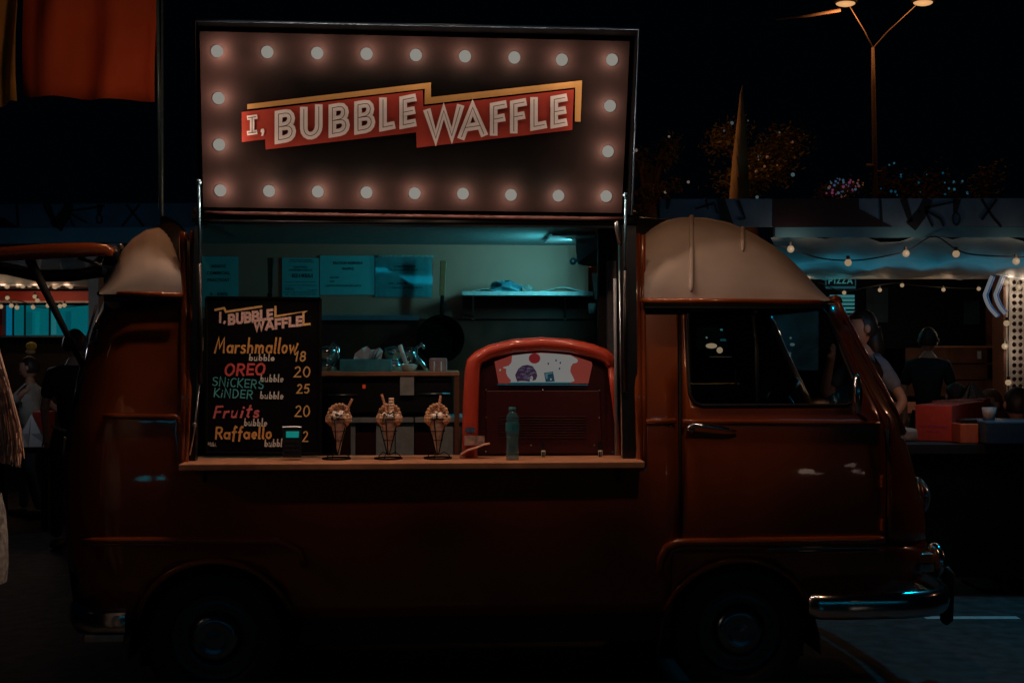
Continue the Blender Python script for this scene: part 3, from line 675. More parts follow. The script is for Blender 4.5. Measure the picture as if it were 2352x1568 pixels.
# wall shelf
e, b = vt('wall_shelf', 1210, 676, 1.35, 'white wall shelf holding a crumpled bag above the red machine', 'shelf')
a0 = V(1062, 672, 1.25); a1 = V(1362, 680, 1.25)
m = MB(b); m.box(a0.x, a1.x, 1.25, 1.48, V(1200, 678, 1.25).z, V(1200, 669, 1.25).z); m.build('board', mat('white_laminate', (.6, .6, .58), .4), e)
for px in (1087, 1298):
    m = MB(b); q = V(px, 685, 1.4); m.tube([V(px, 682, 1.3), V(px, 682, 1.46)], .008, 6); m.tube([V(px, 682, 1.46), V(px, 735, 1.46)], .009, 6); m.tube([V(px, 684, 1.3), V(px, 730, 1.46)], .005, 6); m.build('bracket', ALU, e)
def crumple(name, c, sx, sy, sz, m_, label, cat, seed=1, n=14):
    rr = random.Random(seed); mb = MB(c); vs_ = []; nu, nv = n, n // 2
    for j in range(nv + 1):
        ph = math.pi / 2 * j / nv
        for i in range(nu):
            a = 2 * math.pi * i / nu; k = 1 + rr.uniform(-.28, .25)
            vs_.append(c + Vector((sx * math.sin(ph) * math.cos(a) * k, sy * math.sin(ph) * math.sin(a) * k, max(0, sz * math.cos(ph) * k))))
    mb.add(vs_, [(j * nu + i, (j + 1) * nu + i, (j + 1) * nu + (i + 1) % nu, j * nu + (i + 1) % nu) for j in range(nv) for i in range(nu)])
    return vsolo(mb, c, name, m_, label, cat)
zsh = V(1200, 669, 1.25).z
crumple('plastic_bag', Vector((V(1160, 660, 1.33).x, 1.33, zsh)), .095, .07, .055, mat('teal_bag', (.05, .2, .25), .3, coat=.4), 'crumpled dark teal plastic bag lying on the white wall shelf', 'bag', 3)
q = Vector((V(1205, 660, 1.33).x, 1.33, zsh)); crumple('bag_knot', q, .05, .04, .035, mat('grey_bag', (.25, .2, .18), .4), 'small greyish crumpled wrapper beside the teal bag on the shelf', 'wrapper', 5, 10)
for x0_, x1_, h_, lab, sd in ((1240, 1352, .022, 'creased white paper sheet peaking on the right end of the wall shelf', 2), (1084, 1150, .012, 'flat white paper sheet under the teal bag on the left end of the wall shelf', 4)):
    q0 = V(x0_, 669, 1.3); q1 = V(x1_, 669, 1.3); q = Vector((q0.x, 1.3, zsh)); m = MB(q); n = 8; vs_ = []
    for i in range(n + 1):
        for y in (1.27, 1.42): vs_.append((q0.x + (q1.x - q0.x) * i / n, y, zsh + .003 + h_ * math.sin(math.pi * min(1, (i / n) * 1.1)) ** 2))
    m.add(vs_, [(2 * i, 2 * i + 1, 2 * i + 3, 2 * i + 2) for i in range(n)]); o = vsolo(m, q, 'paper_sheet', PAPER, lab, 'paper'); o.modifiers.new('t', 'SOLIDIFY').thickness = .002
# notices on the back wall
YW = 1.492
def notice(x0, y0, x1, y1, label, lines, m_=PAPER, nm='paper_notice'):
    b = V((x0 + x1) / 2, y1, YW); e = empty(nm, MV @ b, label, 'notice', 'paper notices on the back wall', TH)
    m = MB(b); m.hexa([V(x0, y0, YW), V(x1, y0 + .5, YW), V(x1, y1, YW), V(x0, y1, YW)], [V(x0, y0, YW + .003), V(x1, y0 + .5, YW + .003), V(x1, y1, YW + .003), V(x0, y1, YW + .003)]); m.build('paper', m_ if m_ is not PAPER else mat('tinted_paper', (.13, .6, .63), .6, noise=.03), e)
    for t, cx, cy, h, wd_ in lines: fontmesh(t, lambda x, y: V(x, y, YW - .002) - b, cx, cy, h, 'printed_text', INK, e, wd_, .02)
    return e, b
notice(463, 589, 548, 705, 'white notice headed ADAOS COMERCIAL PRACTICAT at the left of the hatch', [('ADAOS', 502, 611, 7, 33), ('COMERCIAL', 502, 627, 7, 54), ('PRACTICAT', 502, 643, 7, 51), ('0 - 500%', 503, 675, 7, 41)])
notice(648, 592, 733, 684, 'white notice with the number 0219551 and small print below', [('MINISTERUL ECONOMIEI', 692, 597, 2.6, 50), ('AUTORITATEA NATIONALA', 692, 601, 2.6, 58), ('TELEFONUL', 690, 613, 4, 34), ('CONSUMATORULUI', 690, 620, 4, 54), ('0219551', 694, 633, 8.5, 48),
    ('Conform legii privind protectia', 690, 647, 2.2, 70), ('consumatorilor din Romania', 690, 655, 2.2, 72), ('www . ro', 672, 661, 2.2, 40), ('adresa', 666, 664, 3.2, 22), ('program', 718, 666, 2.4, 20), ('pentru informatii suplimentare', 690, 671, 2.2, 76), ('si reclamatii', 690, 676, 2.2, 72)])
notice(735, 587, 860, 677, 'landscape white notice headed FACTORI ALERGENI WAFFLE', [('FACTORI ALERGENI', 799, 604, 6, 67), ('WAFFLE', 799, 617, 5.5, 27), ('GLUTEN', 768, 637, 4, 20), ('OUA', 763, 646, 4, 11), ('LAPTE SI PRODUSE DIN LAPTE', 789, 656, 4, 82)])
e, b = notice(862, 588, 992, 682, 'document in a glossy clear plastic sleeve beside the landscape notice', [('CERTIFICAT', 930, 612, 4, 50), ('de inregistrare', 925, 620, 3, 70), ('nr. seria', 915, 650, 5, 42), ('data eliberarii', 935, 660, 3, 70)], mat('sleeve_paper', (.1, .45, .5), .5), 'document_sleeve')
m = MB(b); m.poly([(862, 588), (992, 589), (996, 600), (993, 682), (866, 682), (862, 600)], lambda x, y, o_: V(x, y, YW - .012 - .006 * math.sin(x * .09))); m.build('plastic_sleeve', CLEAR, e)
m = MB(b); m.poly([(870, 586), (996, 586), (996, 591), (870, 591)], lambda x, y, o_: V(x, y, YW - .014)); m.build('punched_edge', mat('punched_plastic', (.4, .5, .5), .3, noise=.5, nscale=80), e)
# hanging tools
e, b = vt('hanging_pan', 1016, 602, 1.36, 'black round pan hanging by its brown wooden handle', 'pan')
m = MB(b); m.hexa([V(1011, 598, 1.36), V(1026, 599, 1.36), V(1022, 680, 1.36), V(1009, 680, 1.36)], [V(1011, 598, 1.38), V(1026, 599, 1.38), V(1022, 680, 1.38), V(1009, 680, 1.38)]); m.build('wooden_handle', mat('handle_wood', (.4, .14, .06), .4), e, bevel=.004)
m = MB(b); m.tube([V(1016, 678, 1.37), V(1015, 730, 1.37)], .012, 8); m.build('ferrule', BLKMET, e, True)
m = MB(b); c = V(1012, 778, 1.39); m.lathe([(.0, .0), (.105, .0), (.125, -.04), (.13, -.04), (.112, .008), (.0, .008)], c, 32, 0, 'Y', False); m.build('pan_body', mat('soot_black', (.003, .003, .003), 1, ior=1.05), e, True)
e, b = vt('hanging_knife', 622, 594, 1.36, 'dark bladed tool with a bright edge hanging above the chalkboard', 'knife')
m = MB(b); P = [(614, 592), (627, 592), (624, 676), (616, 676)]; m.hexa([V(x, y, 1.36) for x, y in P], [V(x, y, 1.366) for x, y in P]); m.build('blade', mat('brown_blade', (.1, .055, .035), .4, .2), e)
m = MB(b); P = [(626, 592), (629, 593), (626, 676), (624.5, 676)]; m.hexa([V(x, y, 1.358) for x, y in P], [V(x, y, 1.368) for x, y in P]); m.build('lit_edge', ALU, e)  # pale strip stands for the light along the tool's edge
m = MB(b); m.tube([V(620, 674, 1.362), V(618, 700, 1.362)], .014, 8); m.build('handle', BLKMET, e, True)
# wooden shelf frame with the oven
YR = .95
e, b = vt('wooden_rack', 900, 1045, YR, 'brown wooden rack with tissue box and jar on top behind the waffle cones', 'rack')
m = MB(b); zr0 = V(900, 863, YR).z; zr1 = V(900, 853, YR).z; m.box(V(600, 860, YR).x, V(1055, 860, YR).x, YR, YR + .45, zr0, zr1); m.build('top_board', WOODC, e, bevel=.003)
for y_ in (YR, YR + .4):
    m = MB(b); m.box(V(1044, 860, YR).x, V(1055, 860, YR).x, y_, y_ + .04, .52, zr0 - .002); m.build('post', mat('post_wood', (.28, .1, .05), .5), e)
m = MB(b); m.box(V(600, 860, YR).x, V(600, 860, YR).x + .02, YR, YR + .04, .52, zr0 - .002); m.build('post', mat('post_wood', (.28, .1, .05), .5), e)
zt2 = V(900, 853, YR).z
# oven with pilot light
e, b = vt('oven', 870, 945, 1.02, 'black oven with a small orange pilot light under the wooden rack', 'oven')
m = MB(b); m.box(V(738, 900, 1.02).x, V(1038, 900, 1.02).x, 1.02, 1.4, V(900, 948, 1.02).z, V(900, 868, 1.02).z); m.build('casing', BLKMET, e, bevel=.008)
m = MB(b); p = V(836, 887.5, 1.01); m.box(p.x - .008, p.x + .008, 1.006, 1.019, p.z - .010, p.z + .010); m.build('pilot_light', glow('pilot_glow', (.2, .018, .004)), e, bevel=.003)
for x0_, x1_, y_ in ((752, 822, 906.5), (958, 1034, 904), (960, 1034, 871)):
    m = MB(b); m.tube([V(x0_, y_, 1.0), V(x1_, y_, 1.0)], .0045, 6); m.build('handle_bar', ALU, e, True)
p = V(935, 907, .98); m = MB(p); m.box(V(919, 880, .98).x, V(951, 880, .98).x, .965, 1.0, V(935, 907, .98).z, V(935, 865, .98).z)
vsolo(m, p, 'paper_strip', mat('grey_paper', (.5, .55, .55), .6), 'pale upright carton under the jar and the wooden rack', 'carton')
# cabinets
e, b = vt('white_cabinet', 900, 1045, 1.1, 'row of grey white cabinets with dark red gaps behind the waffle cones', 'cabinet')
CAB = mat('cabinet_paint', (.4, .45, .47), .45)
for k, (x0_, x1_) in enumerate(((806, 951), (953, 1110))):
    m = MB(b); m.box(V(x0_, 960, 1.1).x, V(x1_, 960, 1.1).x, 1.04, 1.42, V(900, 970, 1.06).z, V(900, 958, 1.04).z); m.build('worktop', CAB, e, bevel=.004)
for x0_, x1_ in ((806, 817), (864, 907), (909, 951), (1006, 1042), (1046, 1100)):
    m = MB(b); m.box(V(x0_, 960, 1.1).x, V(x1_, 960, 1.1).x, 1.08, 1.1, .75, V(900, 972, 1.1).z); m.build('door_panel', CAB, e, bevel=.003)
m = MB(b); m.box(V(700, 960, 1.14).x, V(1115, 960, 1.14).x, 1.13, 1.15, .52, V(900, 973, 1.14).z); m.build('back_panel', DKRED, e)
# on the rack
p = Vector((V(839, 853, 1.02).x, 1.05, zt2)); 
e = empty('tissue_box', MV @ p, 'blue box of tissues with a white tissue pulled out of it', 'tissue box', None, TH)
m = MB(p); m.box(V(780, 850, 1.0).x, V(899, 850, 1.0).x, 1.0, 1.12, zt2, V(840, 825, 1.0).z); m.build('carton', mat('blue_carton', (.05, .36, .48), .5, noise=.35, nscale=14), e, bevel=.003)
m = MB(p); zb_ = V(840, 825, 1.0).z
A3 = [(812, 824), (815, 812), (832, 799), (843, 795), (852, 803), (862, 802), (872, 798), (880, 806), (876, 824)]
for k in range(len(A3) - 1):
    x0_, y0_ = A3[k]; x1_, y1_ = A3[k + 1]; dy = .02 * (k % 2); dy1 = .02 * ((k + 1) % 2)
    m.add([V(x0_, y0_, 1.03 + dy), V(x1_, y1_, 1.03 + dy1), V(x1_ * .3 + 845 * .7, 824, 1.05), V(x0_ * .6 + 845 * .4, 824, 1.05)], [(0, 1, 2, 3)])
    m.add([V(x0_, y0_, 1.031 + dy), V(x1_, y1_, 1.031 + dy1), V(x1_ * .8 + 845 * .2, 824, 1.09), V(x0_ * .8 + 845 * .2, 824, 1.09)], [(0, 1, 2, 3)])
m.build('tissue', PAPER, e, True)
p = Vector((V(939, 853, 1.0).x, 1.0, zt2)); e = empty('glass_jar', MV @ p, 'glass jar half filled with pale pieces standing on the wooden rack', 'jar', None, TH)
s_ = 2766 / 6.2
def jr(v): return v / s_ * 1.0
m = MB(p); m.lathe([(jr(13), 0), (jr(16), jr(3)), (jr(23), jr(18)), (jr(26), jr(30)), (jr(24), jr(38)), (jr(17), jr(44)), (jr(18), jr(49)), (jr(17), jr(52)), (jr(18), jr(57))], p, 24, cap=False); m.build('glass', CLEAR, e, True)
m = MB(p); m.lathe([(0, jr(1)), (jr(14), jr(1)), (jr(20), jr(14)), (jr(12), jr(17)), (jr(3), jr(13))], p, 16, cap=False); m.build('contents', CREAMW, e, True)
m = MB(p); m.tube([p + Vector((-.01, -.01, jr(12))), p + Vector((-.045, -.02, jr(60)))], .011, 8); m.build('scoop', PAPER, e, True)
p = Vector((V(1007, 853, 1.0).x, 1.0, zt2)); e = empty('plastic_tub', MV @ p, 'pinkish translucent tub in front of the black pan on the rack', 'container', None, TH)
m = MB(p); m.box(V(986, 850, 1.).x, V(1027, 850, 1.).x, .98, 1.06, zt2, V(1000, 822, 1.).z); m.build('tub', mat('pink_plastic', (.42, .3, .32), .4), e, bevel=.006)
for px in (997, 1013):
    m = MB(p); m.tube([V(px, 852, .972), V(px, 830, .972)], .004, 6); m.build('stick', PAPER, e)
for px, r_, lab in ((750, 26, 'round metal bowl by the right edge of the chalkboard'), (905, 22, 'shiny metal bowl behind the tissue box')):
    p = Vector((V(px, 853, 1.2).x, 1.25, zt2)); m = MB(p); q = p + Vector((0, 0, .05)); m.lathe([(.02, .0), (.05, .02), (.065, .05), (.06, .07), (.0, .085)], q, 24); m.lathe([(.05, -.05), (.045, 0)], q, 16)
    vsolo(m, p, 'metal_bowl', CHROME, lab, 'bowl', smooth=True)
for px, lab in ((765, 'curved shiny hose standing beside the left metal bowl'), (968, 'curved shiny hose leaning right of the glass jar')):
    p = Vector((V(px, 853, 1.1).x, 1.1, zt2)); m = MB(p); k = 1 if px < 800 else -1
    m.tube([V(px - 8 * k, 800, 1.1), V(px, 790, 1.1), V(px + 12 * k, 800, 1.1), V(px + 10 * k, 820, 1.1), V(px - 5 * k, 838, 1.1), V(px - 12 * k, 851, 1.1)], .012, 8); vsolo(m, p, 'metal_hose', CHROME, lab, 'hose', smooth=True)
# ------------------------------------------------------------------ chalkboard
YB = .17
def BP(zx, zy, off=0.0):
    return V(447.9 + zx * .24904, 666.1 + zy * .24904, YB - off + .075 * (1510 - zy) / 1440)
e, b = vt('chalkboard', 605, 1045, YB, 'black chalkboard menu with coloured handwriting at the left of the counter', 'menu board')
m = MB(b); m.hexa([BP(100, 66), BP(1160, 76), BP(1160, 1512), BP(100, 1505)], [BP(100, 66, -.014), BP(1160, 76, -.014), BP(1160, 1512, -.014), BP(100, 1505, -.014)]); m.build('board', mat('chalkboard_black', (.005, .005, .006), .95, ior=1.12, noise=.3, nscale=9), e)
fr_ = MB(b)
for q0, q1 in (((104, 70), (1156, 80)), ((1156, 80), (1156, 1508)), ((104, 1500), (1156, 1508)), ((104, 70), (104, 1500))): fr_.tube([BP(*q0, .004), BP(*q1, .004)], .007, 6)
fr_.build('frame', mat('frame_black', (.006, .006, .006), .8, ior=1.15), e)
def chalk(n, c): return mat('chalk_' + n, c, .85, noise=.35, nscale=140)
CO = chalk('orange', (.9, .42, .13)); CW = chalk('white', (.72, .72, .68)); CR = chalk('red', (.85, .12, .12)); CT = chalk('teal', (.1, .5, .56)); CK = chalk('pink', (.75, .18, .2)); CY = chalk('yellow', (.88, .5, .2)); CH = chalk('header', (.8, .52, .48))
fnb = lambda x, y, o_: BP(x, y, .003 + o_) - b
def write(t, xl, xr, bl, br, h, w, m_, slant=0.0, jit=1.5, gap=.14):
    mm = MB(); strokes(mm, list(t), xl, xr, bl, br, h, w, fnb, 0, 0, slant, gap, jit); mm.build('handwriting', m_, e)
write('BUBBLE', 308, 715, 322, 270, 96, 24, CH, .0); write('WAFFLE', 545, 985, 376, 328, 88, 24, CH)
write('I,', 215, 285, 298, 294, 92, 20, CH)
for pts in ([(185, 182), (268, 165), (285, 200), (615, 150)], [(742, 152), (742, 243), (1020, 196), (1000, 205), (1000, 318), (1060, 312)]):
    mm = MB(); mm.ribbon(pts, 20, fnb); mm.build('zigzag', CY, e)
write('Marshmallow', 180, 940, 578, 580, 138, 17, CO, .12); write('bubble', 497, 730, 648, 652, 62, 11, CW, .1); write('18', 915, 1020, 655, 652, 86, 14, CY, .1)
write('OREO', 270, 640, 788, 782, 108, 20, CR, .15); write('bubble', 602, 812, 842, 846, 68, 11, CW, .1); write('20', 912, 1062, 802, 802, 98, 13, CY, .05)
write('SNiCKERS', 155, 630, 880, 912, 84, 10, CT, .12); write('KiNDER', 170, 530, 985, 1003, 82, 10, CT, .12); write('bubble', 600, 812, 998, 1002, 66, 11, CW, .1); write('25', 938, 1055, 952, 950, 84, 13, CY, .05)
write('Fruits', 165, 585, 1176, 1168, 112, 19, CK, .25, gap=.2); write('20', 920, 1058, 1168, 1168, 105, 12, CY, .05); write('bubble', 452, 662, 1248, 1252, 68, 11, CW, .1)
write('Raffaello', 185, 705, 1370, 1366, 112, 18, CO, .08); write('bubbl', 640, 800, 1442, 1440, 70, 11, CW, .1); write('2', 992, 1042, 1398, 1398, 100, 12, CY, .05); write('Miki.', 112, 200, 1438, 1440, 36, 6, CW, .1)
# card terminal
zc_ = zc
p = Vector((V(671, 1050, .03).x, .05, zc_)); e = empty('card_terminal', MV @ p, 'black card terminal with a small glowing cyan screen before the chalkboard', 'card terminal', None, TH)
m = MB(p); m.hexa([V(649, 981, .03), V(693, 981, .03), V(692, 1050, .01), V(649, 1050, .01)], [V(649, 981, .06), V(693, 981, .06), V(692, 1048, .06), V(649, 1048, .06)]); m.build('body', BLKMET, e, bevel=.004)
m = MB(p); P = [(657, 990), (687, 990), (686, 1004.5), (657, 1004.5)]; m.hexa([V(x, y, .018) for x, y in P], [V(x, y, .024) for x, y in P]); m.build('screen', glow('screen_cyan', (.0, .145, .125)), e)
m = MB(p); m.tube([V(649, 980.5, .03), V(693, 980.5, .03)], .003, 6); m.build('top_edge', ALU, e)
for k in range(9):
    q = V(660 + 11 * (k % 3), 1013 + 10 * (k // 3), .012); m = MB(p); m.box(q.x - .007, q.x + .007, .010, .018, q.z - .006, q.z + .006); m.build('key', BLACK, e)
# ------------------------------------------------------------------ waffle cones in wire stands
def cone(px, base_y, top, sticks, label_s, label_c, seed):
    rr = random.Random(seed); p = Vector((V(px, base_y, .06).x, .06, zc_)); tp = V(top[0], top[1], .06); tp.y = .06
    WIRE = mat('wire_black', (.006, .006, .006), .6, ior=1.2)
    e = empty('wire_stand', MV @ p, label_s, 'cone stand', 'wire cone stands on the counter', TH)
    def ring(c, r, w, n=28): return MB(p).tube([c + Vector((r * math.cos(2 * math.pi * k / n), r * math.sin(2 * math.pi * k / n), 0)) for k in range(n)], w, 6, closed=True)
    ring(p + Vector((0, 0, .004)), .059, .004).build('base_ring', WIRE, e, True)
    ring(tp, .051, .0024).build('top_ring', WIRE, e, True)
    H_ = tp.z - p.z
    for f in (.70, .47):
        c = p.lerp(tp, f); ring(c, .051 * (f - .1) / .9, .002).build('hoop', WIRE, e, True)
    ap = p.lerp(tp, .1)
    for a in (200, 255, 320, 80):
        d = Vector((math.cos(R(a)), math.sin(R(a)), 0)); MB(p).tube([tp + d * .051, ap + d * .004], .0024, 6).build('wire', WIRE, e, True)
    for a in (20, 140, 255):
        d = Vector((math.cos(R(a)), math.sin(R(a)), 0)); MB(p).tube([ap + d * .003, ap + d * .03 + Vector((0, 0, .012)), p + d * .05 + Vector((0, 0, .016)), p + d * .059 + Vector((0, 0, .003))], .002, 6).build('foot', WIRE, e, True)
    # the cone itself
    c = empty('waffle_cone', MV @ tp, label_c, 'waffle cone', 'bubble waffle cones on the counter', TH)
    m = MB(tp); pr = [(.004, -H_ * .88), (.010, -H_ * .7), (.017, -H_ * .5), (.028, -H_ * .28), (.038, -.01), (.042, .008), (.03, .012)]
    m.lathe(pr, tp, 20, cap=False); m.build('paper_sleeve', mat('printed_sleeve', (.6, .46, .38), .55, noise=.5, nscale=34), c, True)
    m = MB(tp); n = 14; vs_ = []
    fr2 = []
    for k in range(n + 1):      # open waffle shell, higher at the back
        a = R(-65 - 0 + (310) * k / n) if False else R(-50 + 280 * k / n); back = max(0, math.sin(a)); hgt = .010 + .045 * back ** .8 if back > 0 else .012 + .008 * math.sin(a)
        for j in range(4):
            f = j / 3; r_ = .040 + .016 * math.sin(f * 2.2) + rr.uniform(-.001, .001); vs_.append(tp + Vector((r_ * math.cos(a), r_ * math.sin(a), -.03 + (hgt + .03) * f)))
    m.add(vs_, [(k * 4 + j, k * 4 + j + 1, (k + 1) * 4 + j + 1, (k + 1) * 4 + j) for k in range(n) for j in range(3)])
    for k in range(n + 1):
        a = R(-50 + 280 * k / n); back = max(0, math.sin(a)); h_ = .010 + .045 * back ** .8
        for j in range(3):
            z_ = -.008 + (h_ + .012) * j / 2; r_ = .049 - .006 * (j == 2)
            m.ball(tp + Vector((r_ * math.cos(a), r_ * math.sin(a), z_)), .0078 + rr.uniform(0, .0022), 8, 6)
    m.build('bubble_waffle', WAFFLE, c, True)
    m = MB(tp)
    for k in range(40):
        a = rr.uniform(0, 6.28); r_ = .042 * math.sqrt(rr.random()); m.ball(tp + Vector((r_ * math.cos(a), r_ * math.sin(a) - .006, .002 + .026 * rr.random() * (1 - r_ / .05) + .006)), rr.uniform(.007, .013), 8, 6)
    m.build('whipped_cream', CREAMW, c, True)
    for k in range(22):
        a = rr.uniform(3.3, 6.1); r_ = rr.uniform(.02, .047); q = tp + Vector((r_ * math.cos(a), r_ * math.sin(a) - .006, rr.uniform(.004, .03)))
        mm = MB(tp); s1 = rr.uniform(.004, .008); mm.ball(q, s1, 6, 4, 0, (1, .8, .6)); mm.build('chocolate_chip', CHOC, c)
    for kind, tx, ty, bx, by in sticks:
        t1 = V(tx, ty, .07); t0 = V(bx, by, .06)
        if kind == 'r':
            K = 16; mm = MB(tp); mm.tube([t0.lerp(t1, i / K) for i in range(K + 1)], [.0052 + .0006 * (i % 3 == 0) for i in range(K + 1)], 10); o = mm.build('wafer_roll', [mat('wafer', (.75, .4, .24), .6), mat('wafer_stripe', (.42, .14, .08), .6)], c, True)
            for i, pl in enumerate(o.data.polygons):
                sgm, kk = divmod(i, 10)
                if (sgm * 2 + kk) % 6 < 2: pl.material_index = 1
        else:
            mm = MB(tp)
            for i in range(6):
                q = t0.lerp(t1, (i + .5) / 6); mm.ball(q, .0118, 10, 6, 0, (1, .6, .55)); mm.box(q.x - .011, q.x + .011, q.y - .002, q.y + .006, q.z - .007, q.z + .007)
            mm.build('chocolate_bar', mat('milk_chocolate', (.72, .5, .36), .4), c, True)
cone(773, 1051, (778, 961.6), [('r', 809, 915.5, 796, 944)], 'leftmost black wire stand, nearest the card terminal', 'leftmost bubble waffle cone, one wafer roll leaning right', 1)
cone(892, 1052, (894, 961.6), [('r', 877, 905, 889, 950), ('b', 898.7, 914, 899, 952)], 'middle black wire stand on the counter', 'middle bubble waffle cone with a wafer roll and a segmented bar', 2)
cone(1005.6, 1053, (1004, 961.6), [('r', 1012, 908, 1007, 945)], 'rightmost black wire stand, beside the red machine', 'rightmost bubble waffle cone, one wafer roll standing upright', 3)
# ------------------------------------------------------------------ red machine
def Z3(x, y, yy=.14): return V(1022.1 + x * .19774, 758 + y * .19774, yy)
p = Vector((Z3(1130, 1480).x, .14, zc_))
e = empty('slush_machine', MV @ p, 'rounded red dispensing machine with a lit picture panel on the counter', 'machine', None, TH)
outer = [(212, 1470), (228, 1150), (240, 800), (262, 420), (285, 300), (345, 235), (500, 178), (800, 118), (1120, 98), (1440, 118), (1700, 172), (1870, 232), (1945, 290), (1970, 370), (1992, 800), (2030, 1150), (2042, 1470)]
inner = [(375, 1440), (372, 1000), (368, 560), (388, 440), (470, 355), (800, 245), (1120, 212), (1460, 245), (1760, 345), (1900, 420), (1935, 520), (1955, 1000), (1985, 1440)]
m = MB(p); m.hexa([Z3(x, y, .19) for x, y in outer], [Z3(x, y, .5) for x, y in outer]); m.build('housing', DKRED, e)
sm_ = [(285, 1470), (292, 1150), (300, 800), (318, 470), (335, 380), (390, 315), (530, 245), (800, 180), (1120, 158), (1440, 180), (1690, 232), (1850, 290), (1915, 345), (1935, 420)]
path = [Z3(x, y, .155) for x, y in sm_]
m = MB(p); m.tube(path, [.036] * 3 + [.034] * 2 + [.03] * 8 + [.022], 14); m.tube([Z3(1935, 420, .155), Z3(1962, 800, .17), Z3(2000, 1150, .18), Z3(2015, 1470, .18)], [.02, .011, .009, .009], 10)
m.build('red_arch', REDPL, e, True)
m = MB(p); m.hexa([Z3(x, y, .17) for x, y in [(470, 700), (1800, 700), (1830, 1430), (480, 1430)]], [Z3(x, y, .188) for x, y in [(470, 700), (1800, 700), (1830, 1430), (480, 1430)]]); m.build('front_plate', DKRED, e, bevel=.004)
for k in range(9):
    y = 1000 + k * 30; m = MB(p); m.hexa([Z3(620, y, .162), Z3(1640, y, .162), Z3(1640, y + 14, .162), Z3(620, y + 14, .162)], [Z3(620, y, .17), Z3(1640, y, .17), Z3(1640, y + 14, .17), Z3(620, y + 14, .17)]); m.build('vent_slat', DKRED, e, bevel=.001)
for x, y in ((478, 693), (1138, 695), (480, 1010), (1793, 1015), (475, 1408), (1000, 1335), (1735, 1335), (1795, 700)):
    m = MB(p); m.ball(Z3(x, y, .168), .0035, 8, 6); m.build('screw', ALU, e, True)
PNL = [(575, 365), (780, 292), (1120, 258), (1460, 288), (1700, 368), (1712, 400), (1665, 618), (620, 618)]
m = MB(p); m.hexa([Z3(x, y, .168) for x, y in PNL], [Z3(x, y, .186) for x, y in PNL]); pn = m.build('lit_panel', glow('panel_red_glow', (.13, .02, .015)), e)
f3 = lambda yy: (lambda x, y, o_=0: Z3(x, y, yy) - p)
MB().poly([(780, 296), (950, 274), (1120, 266), (1300, 274), (1460, 292), (1535, 335), (1545, 358), (1530, 378), (1485, 388), (1460, 430), (1455, 480), (1490, 550), (1505, 582), (1495, 594), (1460, 604), (755, 604), (770, 585), (725, 535), (710, 495), (712, 450), (672, 438), (680, 428), (740, 412), (772, 375)], f3(.165)).build('white_splash', glow('panel_white_glow', (.15, .148, .142)), pn)
MB().poly([(755, 604), (1460, 604), (1460, 618), (755, 618)], f3(.164)).build('teal_strip', glow('panel_teal_glow', (.0, .06, .075)), pn)
MB().poly(arc(1040, 328, 68, 60, 0, 360, 14)[:-1], f3(.163)).build('strawberry', glow('berry_glow', (.1, .006, .008)), pn)
sc = MB(); rr = random.Random(3)
sc.poly([(825, 560), (815, 520), (850, 450), (900, 412), (960, 402), (1020, 420), (1060, 480), (1072, 530), (1055, 575), (1015, 588), (1022, 550), (1010, 530), (985, 545), (985, 598), (930, 590), (870, 590), (840, 598)], f3(.163)); sc.build('scoop_picture', glow('scoop_glow', (.018, .008, .022)), pn)
st_ = MB()
for k in range(26):
    a = rr.uniform(850, 1040); c_ = rr.uniform(430, 570); st_.ribbon([(a - 18, c_ + 8), (a, c_ - 4), (a + 20, c_ + 4)], 7, f3(.161))
st_.build('scoop_highlights', glow('scoop_hi_glow', (.05, .05, .08)), pn)
MB().poly([(1150, 495), (1255, 480), (1275, 595), (1170, 600)], f3(.163)).build('cube_picture', glow('cube_glow', (.0, .02, .035)), pn)
MB().poly([(1160, 502), (1248, 490), (1250, 505), (1195, 512), (1190, 570), (1172, 560)], f3(.161)).build('cube_highlight', glow('cube_hi_glow', (.03, .08, .09)), pn)
for x, y in ((1290, 350), (1340, 378), (1200, 388), (1230, 570), (640, 462), (1330, 445)):
    lite = x in (640, 1230); MB().poly([(x - 10, y + 8), (x - 6, y - 12), (x + 10, y - 8), (x + 6, y + 14)], f3(.160)).build('speckle', glow('panel_white_glow', (.12,) * 3) if lite else MATS['cube_glow'], pn)
m = MB(p); m.tube([Z3(610, 632, .165), Z3(1660, 636, .165)], .0025, 6); m.build('panel_trim', glow('trim_teal_glow', (.0, .03, .045)), e)
LATCH = mat('nickel', (.75, .68, .55), .4, .2)
for x in (1140, 1803):
    m = MB(p); m.hexa([Z3(x - 25, 1395, .12), Z3(x + 27, 1395, .12), Z3(x + 22, 1515, .11), Z3(x - 18, 1515, .11)], [Z3(x - 25, 1395, .15), Z3(x + 27, 1395, .15), Z3(x + 22, 1515, .15), Z3(x - 18, 1515, .15)])
    lt = m.build('latch', LATCH, e, bevel=.003); m = MB(p); m.box(Z3(x - 18, 1300).x, Z3(x + 18, 1300).x, .15, .168, Z3(x, 1395).z, Z3(x, 1292).z); m.build('latch_hook', BLKMET, lt)
    for dx in (-10, 10):
        m = MB(p); m.tube([Z3(x + dx, 1410, .115), Z3(x + dx, 1500, .108)], .003, 6); m.build('latch_bar', BLKMET, lt)
m = MB(p); q = Z3(1990, 1490, .2)
for x in (330, 1940):
    m = MB(p); q = Z3(x, 1470, .22); m.lathe([(.035, 0), (.03, .02)], Vector((q.x, q.y, zc_)), 16); m.build('foot', BLACK, e, True)
